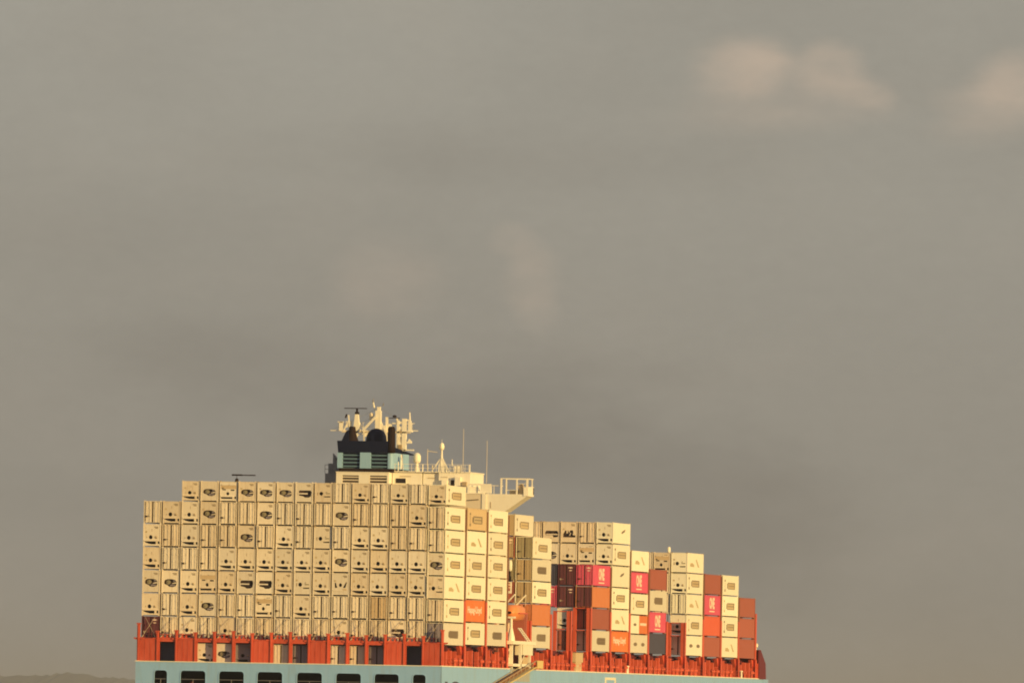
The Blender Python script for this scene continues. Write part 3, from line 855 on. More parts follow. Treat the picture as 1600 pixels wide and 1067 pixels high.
cr.tube((-.05, 42.5, .78), (-.05, 42.5, 3.95), .22, .17, n=8)
cr.lathe((-.05, 42.5, .78), [(.55, 0), (.5, .5), (.3, 1.3), (.22, 1.7)], 10)
cr.box(-1.2, .5, 42.3, 42.7, 3.75, 4.0)
cr.box(-1.15, -.75, 40.3, 40.7, .78, 3.1).box(-1.15, -.3, 40.3, 40.6, 2.9, 3.15)
crane = part('provision_crane', cr, 'house')
ld = MB()
for y in (45.2, 46.8):
    ld.bar((.35, y, 2.5), (.6, y + 5.2, .8), .14)
for k in range(9):
    t = k / 8
    ld.tube((.35 + .25 * t, 45.2 + 5.2 * t, 2.5 - 1.7 * t), (.35 + .25 * t, 46.8 + 5.2 * t, 2.5 - 1.7 * t), .04, n=4)
part('stair', ld, 'house', plat)
for y, nm in ((43.4, 0), (50.6, 0)):
    dv = MB()
    dv.bar((-2.0, y, 4.6), (-.7, y, 5.9), .15).bar((-.7, y, 5.9), (.15, y + .3, 6.9), .13)
    dv.box(-2.1, -1.85, y - .15, y + .15, .4, 4.7)
    dv.tube((.15, y + .3, 6.9), (.1, y + .3, 5.5), .03, n=4)
    part('davit', dv, 'house')
part('boat_house', MB().box(-2.5, -.45, 53.0, 55.3, DK, 4.6).box(-2.55, -.35, 52.8, 53.0, DK, 4.9).box(-.45, -.35, 53.6, 54.0, DK, 4.4).box(-2.4, -2.1, 40.4, 53, DK, 3.2), 'brown')
fx = MB().box(-1.15, -1.0, 43.6, 43.9, 7.0, 8.5).box(-1.0, -.35, 43.6, 43.9, 7.0, 7.3).box(-.5, -.35, 43.6, 43.9, 7.3, 8.5).box(-1.0, -.5, 43.6, 43.8, 8.35, 8.5).box(-2.3, -1.15, 43.7, 43.85, 7.05, 7.2)
part('light_bracket', fx, 'house')
part('floodlight', MB().lathe((-.55, 43.6, 9.85), [(.14, 0), (.26, .2), (.27, 1.0), (.2, 1.45)], 10).box(-2.3, -.6, 43.6, 43.75, 9.9, 10.05), 'white', ship, True)
part('floodlight_box', MB().box(-1.1, -.55, 43.6, 44.0, 9.2, 9.85).box(-.75, -.45, 43.7, 43.9, 8.5, 9.2), 'soot')

lb = empty('lifeboat', (-.65, 47.5, 3.4 + Z0), 'orange enclosed lifeboat hanging under davits beside the bridge wing', 'lifeboat')
v = MB()
secs = [(-3.6, .35, .9), (-3.3, .75, .35), (-2.4, 1.05, .05), (0, 1.15, 0.0), (2.2, 1.05, .05), (3.2, .6, .4), (3.6, .15, .9)]
for y, w, z in secs:
    for sx, zz in ((-1, 1.05), (-.75, z + .25 if z < .8 else 1.0), (0, z), (.75, z + .25 if z < .8 else 1.0), (1, 1.05)):
        v.v.append((sx * w, y, min(zz, 1.05)))
for i in range(len(secs) - 1):
    for j in range(4):
        v.f.append((i * 5 + j, i * 5 + j + 1, (i + 1) * 5 + j + 1, (i + 1) * 5 + j))
put('hull', v.mesh('lifeboat_hull', smooth=True), M['boat'], lb)
v = MB()
for y, w, z in secs:
    h = 1.05 + (1.1 if w > .9 else .75 if w > .5 else .25)
    for sx, zz in ((-1, 1.05), (-.92, 1.05 + (h - 1.05) * .6), (-.55, h - .05), (0, h), (.55, h - .05), (.92, 1.05 + (h - 1.05) * .6), (1, 1.05)):
        v.v.append((sx * w, y, zz))
for i in range(len(secs) - 1):
    for j in range(6):
        v.f.append((i * 7 + j, i * 7 + j + 1, (i + 1) * 7 + j + 1, (i + 1) * 7 + j))
put('canopy', v.mesh('lifeboat_canopy', smooth=True), M['boat'], lb)
put('fender', MB().box(-1.2, -1.12, -2.6, 2.6, .98, 1.12).box(1.12, 1.2, -2.6, 2.6, .98, 1.12).mesh('fender'), M['ship_orange'], lb)
put('hatch', MB().box(-.35, .35, -3.35, -3.25, 1.2, 1.6).mesh('hatch'), M['gasket'], lb)

# accommodation ladder down the side
ln = MB()
def gy(t):
    return 53.2 - 40 * t
def gz(t):
    return -2.50 - 5.15 * t
for x in (.42, 1.28):
    ln.prism([(gy(0), gz(0)), (gy(0), gz(0) + .15), (gy(1), gz(1) + .15), (gy(1), gz(1))], 'x', x - .05, x + .05)
lad = part('accommodation_ladder', ln, 'yellow')
for k in range(60):
    t = (k + .5) / 60
    part('ladder_step', MB().box(.47, 1.23, gy(t) - .2, gy(t) + .2, gz(t) + .06, gz(t) + .11), 'bronze', lad)
part('ladder_apron', MB().prism([(gy(0), gz(0) + .12), (gy(0), gz(0) + .75), (gy(1), gz(1) + .75), (gy(1), gz(1) + .12)], 'x', .52, .56), 'gap_shade_and_apron', lad)
hr = MB()
for x in (.42, 1.28):
    hr.prism([(gy(0), gz(0) + .85), (gy(0), gz(0) + .95), (gy(1), gz(1) + .95), (gy(1), gz(1) + .85)], 'x', x - .035, x + .035)
    for k in range(17):
        t = k / 16
        hr.box(x - .03, x + .03, gy(t) - .05, gy(t) + .05, gz(t) + .2, gz(t) + .86)
part('ladder_handrail', hr, 'bronze', lad)
part('ladder_recess', MB().box(XR, XR + .04, 40.6, 53.4, -4.4, DK + .06).box(XR + .04, XR + .16, 40.6, 41.2, -4.4, DK + .2).box(XR + .04, XR + .10, 45.6, 46.0, -4.4, DK), 'recess')
part('ladder_platform', MB().box(-.3, 1.5, 52.8, 56.4, -2.62, -2.48).box(1.40, 1.5, 52.8, 56.4, -2.48, -1.6), 'yellow')

part('lamp_post', MB().tube((-5.2, SD + 9 * BAY - .7, DK), (-5.2, SD + 9 * BAY - .7, 14.4), .07, n=6).lathe((-5.2, SD + 9 * BAY - .7, 14.4), [(.1, 0), (.24, .15), (.26, .7), (.12, .9)], 8), 'white')

# ------------------------------------------------------------------ containers
W, L40 = 2.285, 12.19
HW = W / 2
MESHES = {}

def cached(key, fn):
    if key not in MESHES:
        MESHES[key] = fn()
    return MESHES[key]

def body_mesh(h, length, corr):
    def make():
        b = MB()
        e = .055
        if corr:
            n = max(8, int(length / .56))
            y0, y1 = .15, length - .15
            pts = []
            for i in range(n):
                a = y0 + (y1 - y0) * i / n
                s_ = (y1 - y0) / n
                pts += [(HW - .02, a + s_ * .05), (HW - .02, a + s_ * .42), (HW - e, a + s_ * .55), (HW - e, a + s_ * .92)]
            poly = [(-HW + e, y0)] + [(p[0], p[1]) for p in pts] + [(HW - e, y1), (-HW + e, y1)]
            b.prism(poly, 'z', .14, h - .10)
        else:
            b.box(-HW + .03, HW - .018, .43, length - .12, .10, h - .08)
            b.box(-HW + .03, -HW + .06, .12, .43, .10, h - .08).box(HW - .05, HW - .018, .12, .43, .10, h - .08)
            b.box(-HW + .06, HW - .05, .14, .43, h - .10, h - .08)
            for k in range(1, 4):
                y = length * k / 4
                b.box(HW - .018, HW - .012, y - .03, y + .03, .14, h - .12)
        b.box(-HW + .05, HW - .05, .16, length - .16, h - .10, h - .05)      # roof
        for x0, x1 in ((-HW, -HW + .09), (HW - .09, HW)):
            b.box(x0, x1, .0, .13, .11, h - .08).box(x0, x1, length - .13, length, .12, h - .12)
            b.box(x0, x1, .13, length - .13, .10, .20).box(x0, x1, .13, length - .13, h - .16, h - .075)
        for y0, y1 in ((0, .13), (length - .13, length)):
            b.box(-HW + .09, HW - .09, y0, y1, .11, .155).box(-HW + .09, HW - .09, y0, y1, h - .125, h - .08)
        return b.mesh('container_body')
    return cached(('body', h, length, corr), make)

def corner_mesh(h, length):
    def make():
        b = MB()
        for x0, x1 in ((-HW - .006, -HW + .17), (HW - .17, HW + .006)):
            for y0, y1 in ((-.006, .17), (length - .17, length + .006)):
                b.box(x0, x1, y0, y1, -.012, .118).box(x0, x1, y0, y1, h - .118, h + .012)
        return b.mesh('corner_castings')
    return cached(('corner', h, length), make)

def door_mesh(h, side):
    def make():
        b = MB()
        a, c = .095, HW - .19
        z0, z1 = .17, h - .15
        pts = [(a, .05), (c, .05), (c, .12), (a, .12)]
        b.prism([(side * x, y) for x, y in pts], 'z', z0, z1)
        for z in (z0 + .02, z0 + (z1 - z0) * .33, z0 + (z1 - z0) * .66, z1 - .12):
            b.box(min(side * (c - .06), side * (c + .05)), max(side * (c - .06), side * (c + .05)), .015, .05, z, z + .10)
        return b.mesh('door')
    return cached(('door', h, side), make)

def rod_mesh(h):
    return cached(('rod', h), lambda: MB().tube((0, .022, .10), (0, .022, h - .10), 0.026, n=6).box(-.07, .07, -.05, .05, .12, .2).box(-.07, .07, -.05, .05, h - .2, h - .12).box(-.06, .06, -.04, .05, h * .35, h * .38).box(-.06, .06, -.04, .05, h * .66, h * .69).mesh('lock_rod'))

def handle_mesh():
    return cached('handle', lambda: MB().box(-.11, .11, -.05, .05, .78, 1.0).box(.0, .42, -.045, -.015, .86, .91).mesh('door_handle'))

def back_mesh(h):
    return cached(('gasket', h), lambda: MB().box(-HW + .09, HW - .09, .105, .13, .15, h - .12).mesh('door_gasket'))

def ell(cx, cz, rx, rz, n=12):
    return [(cx + rx * math.cos(2 * math.pi * i / n), cz + rz * math.sin(2 * math.pi * i / n)) for i in range(n)]

def rect(x0, x1, z0, z1):
    return [(x0, z0), (x1, z0), (x1, z1), (x0, z1)]

def unit(kind):
    """openings of one kind of refrigeration unit, and the pieces standing in or on it (mesh builder, material)"""
    k = kind
    if k == 'R':
        holes = [ell(-.16, 1.19, .25, .27, 8), [(-.95, .58), (-.55, .40), (-.1, .30), (.50, .30), (.50, .64), (-.95, .64)], rect(.76, .98, .34, .70), rect(.36, .66, 1.04, 1.12)]
        ex = [('control_box', MB().box(.42, .62, -.03, .06, 1.10, 1.32), 'bronze'), ('sill_ledge', MB().box(-1.04, 1.02, -.05, .05, .66, .78), 'cream'), ('valve_box', MB().box(.52, .74, -.04, .05, .40, .66), 'cream'),
              ('display_panel', MB().box(-.70, -.60, .02, .06, 1.1, 1.25).box(-.03, .03, .02, .06, 1.9, 2.25), 'bronze')]
    elif k == 'F':
        holes = [[(-.84, 1.32), (-.76, 1.12), (-.40, 1.00), (-.15, .80), (.30, .74), (.68, .86), (.80, 1.10), (.82, 1.40), (.62, 1.66), (.22, 1.76), (-.40, 1.76), (-.74, 1.62)]]
        ex = [('condenser_fan', MB().tube((-.30, .34, 1.36), (-.30, .28, 1.36), .30, n=12).tube((-.30, .28, 1.36), (-.30, .2, 1.36), .10, n=8), 'olive'),
              ('pipe_cover', MB().prism([(.16, 1.14), (.78, 1.22), (.76, 1.38), (.34, 1.28)], 'y', .05, .2), 'cream'),
              ('compressor', MB().tube((-.05, .2, .94), (.62, .2, .94), .13, n=8), 'grey'), ('control_box', MB().box(.35, .6, .1, .3, 1.45, 1.62), 'grey')]
    elif k == 'E':
        holes = [[(-.72, 1.52), (-.6, 1.74), (.86, 1.74), (.96, 1.5), (.90, .92), (.62, .74), (.1, .72), (-.12, .9), (-.66, 1.0)]]
        ex = [('pipe_cover', MB().box(-.75, .45, -.02, .1, 1.20, 1.36), 'cream'), ('compressor', MB().tube((0, .25, .95), (.7, .25, .95), .14, n=8), 'machine'), ('condenser_fan', MB().tube((.3, .34, 1.5), (.3, .28, 1.5), .2, n=10), 'machine')]
    elif k == 'O':
        holes = [ell(-.30, 1.32, .25, .26, 12), [(.02, .92), (.12, .80), (.86, .80), (.9, .96)]]
        ex = [('control_box', MB().box(.35, .85, -.02, .06, 1.28, 1.40).prism([(.3, 1.5), (.42, 1.62), (.5, 1.58), (.38, 1.46)], 'y', -.01, .06), 'olive'), ('sill_ledge', MB().prism([(-.05, 1.02), (.9, 1.02), (.92, 1.09), (-.3, 1.04)], 'y', -.03, .05), 'cream'), ('display_panel', MB().box(-.8, -.66, .02, .06, 1.1, 1.5), 'bronze')]
    elif k == 'P':
        holes = [ell(-.10, 1.12, .20, .24, 8), rect(-.98, .50, .40, .62), rect(.74, .98, .38, .72), rect(-.80, -.35, 1.62, 1.76), rect(.25, .75, 1.55, 1.72)]
        ex = [('warning_band', MB().box(-1.0, 1.0, .02, .06, 1.80, 2.34), 'tan'), ('sill_ledge', MB().box(-1.0, .72, -.05, .05, .66, .78), 'cream'), ('valve_box', MB().box(.5, .7, -.04, .05, .40, .66), 'cream'), ('access_cover', MB().box(-.85, -.1, -.04, .0, 2.30, 2.46), 'cream'), ('access_cover', MB().box(.1, .85, -.04, .0, 2.30, 2.46), 'cream')]
    elif k == 'V':
        holes = [[(-.78, 1.62), (-.62, 1.62), (-.42, 1.0), (-.74, 1.0)], ell(-.02, 1.34, .2, .24, 10), [(.30, 1.0), (.62, 1.0), (.82, 1.7), (.68, 1.7)]]
        ex = [('sill_ledge', MB().box(-1.0, .3, -.04, .05, .62, .74), 'cream'), ('control_box', MB().box(.3, .8, -.02, .06, .7, .86), 'tan')]
    elif k == 'T':      # wide dark band
        holes = [[(-.9, 1.35), (-.7, 1.62), (.80, 1.62), (.96, 1.4), (.9, .80), (.3, .72), (.15, 1.02), (-.75, 1.02)]]
        ex = [('pipe_cover', MB().box(-.7, .85, -.01, .1, 1.06, 1.22), 'cream'), ('condenser_fan', MB().tube((0, .34, 1.4), (0, .28, 1.4), .2, n=10), 'machine')]
    elif k == 'G':      # twin fans over a dark base
        holes = [[(-.80, .76), (.88, .76), (.9, 1.0), (.62, 1.28), (.55, 1.72), (.15, 1.72), (.05, 1.4), (-.1, 1.72), (-.5, 1.68), (-.8, 1.2)]]
        ex = [('pipe_cover', MB().box(-.35, -.15, 0, .1, 1.3, 1.7).bar((.1, .05, 1.0), (.25, .05, 1.4), .1).box(.55, .85, 0, .1, 1.05, 1.3), 'cream'), ('condenser_fan', MB().tube((-.3, .34, 1.1), (-.3, .28, 1.1), .22, n=10).tube((.35, .34, 1.3), (.35, .28, 1.3), .22, n=10), 'machine')]
    return holes, ex

UNITS = {k: unit(k) for k in 'RFEOPVTG'}

def panel_mesh(kind, h):
    def make():
        s = (h - .27) / (2.896 - .27)
        holes = [[(x, .15 + (z - .15) * s) for x, z in q] for q in UNITS[kind][0]]
        b = MB().holed(rect(-HW + .095, HW - .095, .155, h - .125), holes, .035, .075)
        return b.mesh('end_panel')
    return cached(('panel', kind, h), make)

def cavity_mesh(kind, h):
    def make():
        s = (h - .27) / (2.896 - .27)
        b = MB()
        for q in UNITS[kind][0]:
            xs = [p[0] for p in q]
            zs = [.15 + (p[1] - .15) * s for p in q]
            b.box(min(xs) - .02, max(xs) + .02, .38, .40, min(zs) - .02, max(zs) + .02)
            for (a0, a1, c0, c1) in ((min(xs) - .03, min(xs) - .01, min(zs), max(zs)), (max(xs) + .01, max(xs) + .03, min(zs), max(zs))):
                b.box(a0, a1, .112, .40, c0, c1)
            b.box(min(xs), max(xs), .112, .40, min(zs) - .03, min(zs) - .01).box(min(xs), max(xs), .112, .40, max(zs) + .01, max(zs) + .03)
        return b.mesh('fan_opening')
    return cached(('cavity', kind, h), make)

def extra_mesh(kind, i, h):
    def make():
        s = (h - .27) / (2.896 - .27)
        b = UNITS[kind][1][i][1]
        c = MB()
        c.v = [(x, y, .15 + (z - .15) * s) for x, y, z in b.v]
        c.f = b.f
        return c.mesh(UNITS[kind][1][i][0])
    return cached(('extra', kind, i, h), make)

# markings on long sides
def mark_logo():
    b = MB()
    x0, x1 = HW - .018, HW - .004
    y0, y1, z0, z1 = 3.3, 9.3, .98, 1.92
    b.box(x0, x1, y0 + .5, y1, z1 - .13, z1)
    b.box(x0, x1, y0 + .6, y1 - .1, z0, z0 + .09)
    b.box(x0, x1, y0 + 1.2, y1 - .3, (z0 + z1) / 2 - .05, (z0 + z1) / 2 + .05)
    b.box(x0, x1, y0, y0 + .55, z0 + .12, z1 - .14)
    b.box(x0, x1, y1 - .45, y1, z0 + .09, z1 - .13)
    return b.mesh('marking')

def mark_logo_fill():
    return MB().box(HW - .018, HW - .009, 3.9, 8.8, 1.07, 1.79).mesh('marking_ground')

def mark_code():
    b = MB()
    x0, x1 = HW - .018, HW - .006
    b.box(x0, x1, 1.3, 2.0, 2.02, 2.32).box(x0, x1, 1.3, 2.0, .62, .98)
    for k in range(5):
        b.box(x0, x1, 1.5, 1.8, 1.08 + k * .18, 1.18 + k * .18)
    return b.mesh('number_code')

def mark_star():
    b = MB()
    x0, x1 = HW - .018, HW - .004
    b.prism([(6.6, 2.0), (7.3, 2.02), (9.4, .95), (8.3, .95)], 'x', x0, x1)
    b.prism([(2.4, 1.0), (2.7, 1.45), (4.2, 1.5), (5.6, 1.2), (5.4, .95)], 'x', x0, x1 - .003)
    return b.mesh('marking')

def mark_dot(c):
    return MB().prism([(c + 1.3 * math.cos(t * .785), 1.45 + .26 * math.sin(t * .785)) for t in range(8)], 'x', HW - .018, HW - .004).mesh('marking')

def mark_dab():
    return MB().prism([(5.6, 1.45), (6.6, 1.75), (8.6, 2.0), (8.3, 1.7), (6.6, 1.4)], 'x', HW - .018, HW - .004).mesh('marking')

def mark_one():
    b = MB()
    me = text_mesh('ONE', 3.9, 1.65, 0.05)
    me.transform(Matrix.Translation((HW - .03, 4.0, .85)))
    return me

def mark_bar(y0, y1, z0, z1):
    return MB().box(HW - .03, HW - .008, y0, y1, z0, z1).mesh('marking')

def mark_hapag():
    me = text_mesh('Hapag-Lloyd', 8.8, 1.15, 0.035)
    me.transform(Matrix.Translation((HW - .03, 1.5, .95)))
    return me

def container(x, y, z, h=2.896, end=None, col='cream', endcol=None, side=None, length=L40, label='', group=None, corr=None, name=None):
    """one box: x centre, y of its after end, z base (ship coordinates); end = what its after end shows"""
    reefer = end in UNITS if end else col in ('cream', 'white', 'grey_white')
    x += rng.uniform(-.018, .018)
    y += rng.uniform(-.09, .09)
    if corr is None:
        corr = not reefer and col not in ('cream', 'white', 'grey_white')
    o = empty(name or ('reefer_container' if reefer else 'shipping_container'), (x, y, z + Z0), label, 'container', group)
    tone = rng.random()
    if col == 'cream':
        col = 'old_cream' if tone < .28 else 'chalk_cream' if tone > .70 else 'cream'
    if endcol == 'cream':
        endcol = 'old_cream' if tone < .28 else 'cream'
    cm = M[col]
    em = M[endcol or col]
    put('body', body_mesh(h, length, corr), cm, o)
    put('corner_castings', corner_mesh(h, length), em if rng.random() < .6 else M['bronze'], o)['kind'] = 'stuff'
    if end == 'D':
        put('door_gasket', back_mesh(h), M['gasket'], o)
        for s in (-1, 1):
            d = put('door', door_mesh(h, s), em, o)
            for q in (.36, .80):
                put('lock_rod', rod_mesh(h), em, d, (s * q, 0, 0))
        if rng.random() < .8:
            put('door_handle', handle_mesh(), M['gasket'] if col != 'maroon' else M['rod'], o, (-.80 + rng.uniform(-.04, .04), 0, rng.uniform(-.05, .05)))
        if col in ('maroon', 'brown', 'pink'):
            put('number_code', cached(('dcode', h), lambda: MB().box(.25, .85, .03, .06, h * .80, h * .86).box(.3, .8, .03, .06, h * .68, h * .72).mesh('number_code')), M['mark_white'], o)
    elif end in UNITS:
        put('end_panel', panel_mesh(end, h), em, o)
        put('fan_opening', cavity_mesh(end, h), M['cavity' if end in 'FETG' else 'dark'], o)
        for i, (n, _, mt) in enumerate(UNITS[end][1]):
            put(n, extra_mesh(end, i, h), em if mt == 'cream' else M[mt], o)
        if rng.random() < .7:
            put('number_code', cached(('ecode', h), lambda: MB().box(.30, .82, .02, .05, h * .84, h * .875).box(.42, .82, .02, .05, h * .79, h * .82).mesh('number_code')), M['mark'], o)
        if rng.random() < .4:
            put('label', cached(('elabel', h), lambda: MB().box(-.85, -.62, .02, .05, h * .60, h * .68).mesh('label')), M['mark_faint'], o)
    else:
        put('end_panel', cached(('plain', h), lambda: MB().box(-HW + .09, HW - .09, .06, .12, .15, h - .12).mesh('end_panel')), em, o)
    dz = (h - 2.896) * .5
    jy, jz = rng.uniform(-.3, .3), rng.uniform(-.07, .07)
    def mk(nm, key, fn, mname):
        put(nm, cached(key, fn), M[mname], o, (0, jy, dz + jz))
    if side == 'logo':
        mk('marking_ground', 'fill', mark_logo_fill, 'mark_faint')
        mk('marking', 'logo', mark_logo, 'mark')
        mk('number_code', 'code', mark_code, 'mark_faint' if rng.random() < .5 else 'mark')
    elif side == 'logo_only':
        mk('marking_ground', 'fill', mark_logo_fill, 'mark')
        mk('marking', 'logo', mark_logo, 'mark')
    elif side == 'star':
        mk('marking', 'star', mark_star, 'mark_faint')
    elif side == 'dots':
        for c in (3.6, 9.0):
            mk('marking', 'dot%g' % c, lambda: mark_dot(c), 'mark')
    elif side == 'dab':
        mk('marking', 'dab', mark_dab, 'mark')
    elif side == 'ONE':
        mk('lettering', 'one', mark_one, 'mark_white')
        mk('marking', 'onebar', lambda: mark_bar(4.0, 7.9, .45, .62), 'mark_white')
    elif side == 'hapag':
        mk('lettering', 'hapag', mark_hapag, 'mark_white')
    return o

H, T = 2.896, 2.925
# stern wall, tier by tier from the top; one letter per column, port to starboard
WALL = [
    '..RFPFFFEODRDRDR',
    'DRRFDDFDDDFDDDRD',
    'RDRDDFDRDODRRDDD',
    'RDDDRRRRRRFRRRRF',
    'FFRPREERORVRRRRO',
    'RDRFDDPDRDDDDDDD',
    'DDRDRDDDDDRDDEDD',
]
KIND = {'R': 'cream reefer with small square fan hole', 'F': 'cream reefer with dark oval fan opening', 'E': 'cream reefer with open dark machinery bay', 'O': 'cream reefer with round hole and slot',
        'P': 'cream reefer with brown band across its end', 'V': 'cream reefer with slanted slots', 'D': 'cream container with its doors aft'}
A_SIDE = ['logo', 'logo', 'logo', 'logo', 'star', 'logo', 'logo_only']
for t in range(7):
    for c in range(16):
        k = WALL[t][c]
        if k == '.':
            continue
        z = (6 - t) * T + (0.05 if c < 15 else -.17)
        h = H
        if t == 0:
            h = 2.591
            z = 6 * T + (0.03 if c < 15 else -.02)
        x = -16 * P + (c + .5) * P
        col, ec = 'cream', None
        desc = KIND[k]
        if t == 6 and c == 0:
            col, desc = 'maroon', 'dark maroon container with its doors aft'
        if t == 6 and c == 15:
            ec, desc = 'grey', 'container with dingy grey doors and pale side'
            col = 'grey_white'
        if t == 5 and c == 12:
            ec, desc = 'tan', 'dingy tan container with its doors aft'
        if c == 15 and t < 6:
            col, ec = 'white', 'cream'
        pos = ORD[c - 1 if t == 0 else c + 1]
        pos = 'leftmost' if c == (2 if t == 0 else 0) else ('starboard corner' if c == 15 else pos + ' from left')
        tier = ('top' if t == 0 else 'bottom full' if t == 6 else ORD[t + 1])
        container(x, rng.uniform(-.05, .05), z, h, k, col, ec, A_SIDE[t] if c == 15 else None,
                  label='%s, %s, %s tier of stern wall' % (desc, pos, tier), group='containers stacked across the stern')
LOW = {1: (None, 'slate'), 3: ('R', 'cream'), 4: ('F', 'cream'), 5: ('R', 'grey'), 7: ('D', 'cream'), 8: ('D', 'grey'), 10: ('D', 'cream'), 11: ('D', 'cream'), 12: ('D', 'grey'), 14: (None, 'slate')}
DLOW = {1: 'dark slate container end', 3: 'cream reefer with square fan hole', 4: 'cream reefer with dark oval opening', 5: 'grey reefer end', 7: 'cream container doors', 8: 'dark grey container doors', 10: 'cream container doors', 11: 'cream container doors', 12: 'dark grey container doors', 14: 'dark slate container end'}
for c, (k, col) in LOW.items():
    container(-16 * P + (c + .5) * P, -.75 if col == 'cream' else (-.3 if col == 'grey' else .3), -2.95, 2.591, k, col, label='%s low between orange stern posts, %s bay from left' % (DLOW[c], ORD[c + 1]), group='containers behind the stern posts')

# starboard stacks ahead of the stern wall: (stack number, y, base list from the top)
def stack(n, y, items, z=0.0, col=0, group='containers along the starboard side', ordn=None):
    """items listed from the bottom up: (end, colour, side mark, description[, height])"""
    N = len(items)
    for i, it in enumerate(items):
        if it is None:
            z += T
            continue
        end, cc, side, desc = it[:4]
        h = it[4] if len(it) > 4 else H
        fromtop = N - i
        where = 'top' if fromtop == 1 else ('bottom' if i == 0 and items[0] else ORD[fromtop] + ' from top')
        if col == 0:
            lab = '%s, %s stack from stern, %s' % (desc, ORD[n], where)
        else:
            lab = '%s, %s row in, %s starboard stack, %s' % (desc, ORD[col], ORD[n], where)
        kw = dict(endcol=it[5]) if len(it) > 5 else {}
        container(-P / 2 - col * P, y + rng.uniform(-.04, .04), z, h, end, cc, side=side, label=lab, group=group, **kw)
        z += h + .029

wl = ('D', 'white', 'logo', 'white container side with grey mark')
ws = ('D', 'white', 'star', 'white container side with faint slanted mark')
gl = ('D', 'grey_white', 'logo_only', 'greyish white container side with grey mark')
hp = ('D', 'orange', 'hapag', 'orange container with white lettering')
pk = ('D', 'pink', 'ONE', 'magenta container with white lettering')
br = ('D', 'brown', None, 'plain brown container')
ro = ('D', 'rust_orange', None, 'plain faded orange container')
stack(2, BAY, [wl, hp, wl, wl, ws, ('D', 'tan', 'logo', 'tan container with grey mark')])
stack(3, 2 * BAY, [gl, wl, wl, wl, wl, wl])
stack(4, SD, [gl[:3] + ('white container side with blocky grey mark',), ro, ('D', 'white', 'logo', 'white side with grey mark and tan end', H, 'bronze'), ('D', 'grey_white', 'logo_only', 'greyish side with grey mark and tan doors', H, 'bronze'), ('D', 'white', 'logo', 'yellowish side with grey mark and olive doors', H, 'olive')])
stack(4, SD, [None, None, ('D', 'brown', None, 'dull brown container end'), ('D', 'olive', None, 'olive container end'), ('D', 'brown', None, 'rusty brown container end', H, 'bronze'), (None, 'grey_white', 'logo', 'greyish side with grey mark and tan end', H, 'bronze')], col=1)
dk_ = 'maroon container doors'
stack(5, SD + 3 * BAY, [gl, br, ('D', 'rust_orange', None, 'plain faded orange side with maroon doors', H, 'maroon'), ('D', 'pink', 'ONE', 'magenta container with white lettering and pink doors')], z=-.05)
stack(5, SD + 3 * BAY, [('D', 'brown', None, 'dark brown container doors'), ('R', 'cream', None, 'cream reefer end'), ('D', 'maroon', None, dk_), ('D', 'maroon', None, 'near black maroon container doors')], col=1, z=-.05)
stack(5, SD + 3 * BAY, [None, None, ('D', 'pink', None, 'sliver of red container end'), ('D', 'slate', None, 'sliver of slate container end')], col=2, z=-.05)
stack(6, SD + 4 * BAY, [hp, ws, wl, ('D', 'white', 'dab', 'white side with small dark dab'), ('R', 'white', 'logo', 'white side with grey mark and reefer end'), ('R', 'white', 'dab', 'white side nearly unmarked and reefer end')])
NN = [None] * 4
stack(6, SD + 4 * BAY, NN + [('P', 'cream', None, 'cream reefer with brown band'), ('D', 'cream', None, 'cream container doors')], col=1)
stack(6, SD + 4 * BAY, NN + [('R', 'cream', None, 'cream reefer with square hole'), ('G', 'cream', None, 'cream reefer with twin dark fans')], col=2)
stack(6, SD + 4 * BAY, NN + [('F', 'cream', None, 'cream reefer with dark oval opening'), ('T', 'cream', None, 'cream reefer with wide dark band')], col=3)
stack(6, SD + 4 * BAY, NN + [None, ('D', 'cream', None, 'cream container doors')], col=4)
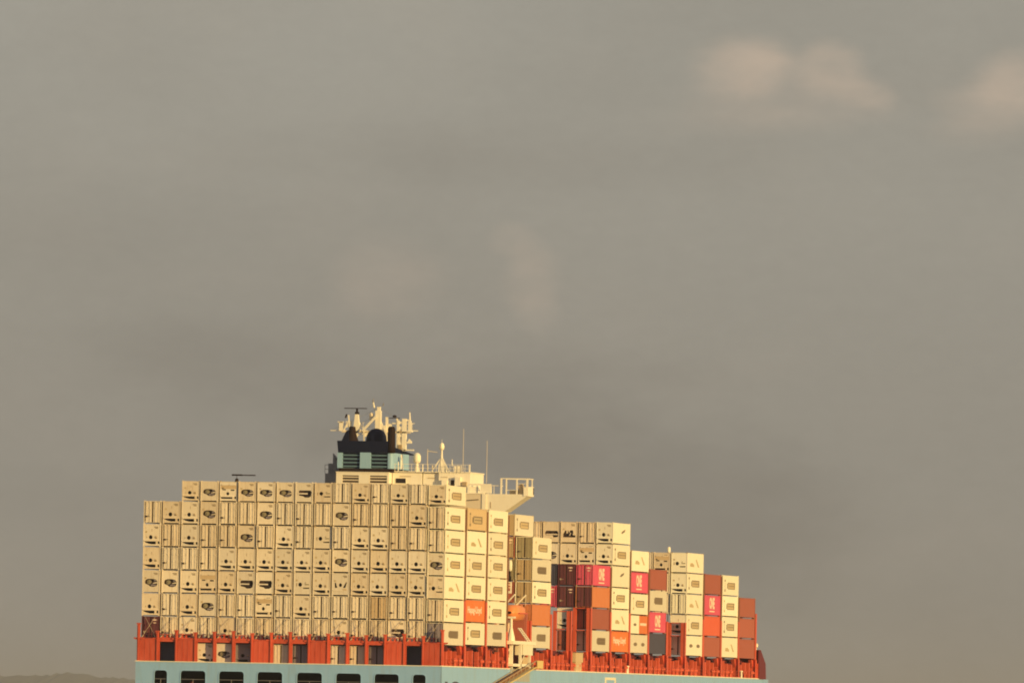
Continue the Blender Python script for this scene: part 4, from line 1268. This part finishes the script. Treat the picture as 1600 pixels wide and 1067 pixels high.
# seventh stack, with a pair of short boxes on its second layer
y7, s8 = SD + 5 * BAY, 2.591
stack(7, y7, [('D', 'grey_white', 'dots', 'pale container with two dark dots', s8)])
container(-P / 2, y7, s8 + .03, s8, 'D', 'white', length=6.06, label='short white container, after half of second layer, seventh starboard stack', group='containers along the starboard side')
put('marking', cached('dot1', lambda: MB().prism([(3.2 + 1.1 * math.cos(t * .785), 1.3 + .2 * math.sin(t * .785)) for t in range(8)], 'x', HW - .018, HW - .004).mesh('marking')), M['mark'], COL.objects[-1] if False else bpy.data.objects[[o.name for o in COL.objects if o.parent is None][-1]])
sh = container(-P / 2, y7 + 6.12, s8 + .03, s8, 'D', 'orange', length=6.06, corr=False, label='short orange container, forward half of second layer, seventh starboard stack', group='containers along the starboard side')
put('marking', cached('bar2', lambda: mark_bar(.8, 5.3, 1.2, 1.55)), M['mark_white'], sh)
stack(7, y7, [wl, pk, ws], z=2 * (s8 + .03))
stack(8, SD + 6 * BAY, [('D', 'slate', None, 'plain dark slate container'), pk, gl, br])
stack(9, SD + 8 * BAY, [('D', 'white', 'dots', 'white container with two faint dots', 2.85), ('R', 'white', 'logo', 'white side with grey mark and reefer end', 2.85), ('D', 'white', 'star', 'white side with slanted mark and door end', 2.85), ('R', 'white', 'logo', 'white side with mark and square hole end', 2.85), ('O', 'white', 'star', 'white side with slanted mark and round hole end', 2.85)])
stack(9, SD + 8 * BAY, [None] * 2 + [('D', 'cream', None, 'cream container doors', 2.85), ('D', 'cream', None, 'cream container door end', 2.85), ('P', 'cream', None, 'cream reefer end', 2.85)], col=1, z=-.12)
stack(9, SD + 8 * BAY, [None] * 4 + [('D', 'cream', None, 'cream container doors', 2.85)], col=2, z=-.2)
stack(10, SD + 9 * BAY, [br, ('D', 'red', None, 'plain orange red container'), pk, br], z=-.05)
stack(11, SD + 10 * BAY, [ws, wl, wl, wl])
stack(12, SD + 11 * BAY, [br, ('D', 'brown', None, 'plain reddish brown container'), ro[:1] + ('brown', None, 'plain russet container')], z=-.05)

# ------------------------------------------------------------------ haze over the whole bay
HAZE = 3.3e-5
hz = put('haze', MB().box(-40000, 40000, -5000, 44000, -1.6, 140).mesh('haze'), None)
hm = bpy.data.materials.new('haze')
hm.use_nodes = True
hm.node_tree.nodes.clear()
pv = hm.node_tree.nodes.new('ShaderNodeVolumePrincipled')
pv.inputs['Color'].default_value = (0.92, 0.92, 0.92, 1)
pv.inputs['Density'].default_value = HAZE
pv.inputs['Anisotropy'].default_value = 0.4
ho = hm.node_tree.nodes.new('ShaderNodeOutputMaterial')
hm.node_tree.links.new(pv.outputs[0], ho.inputs['Volume'])
hz.material_slots[0].material = hm
hz['kind'] = 'stuff'
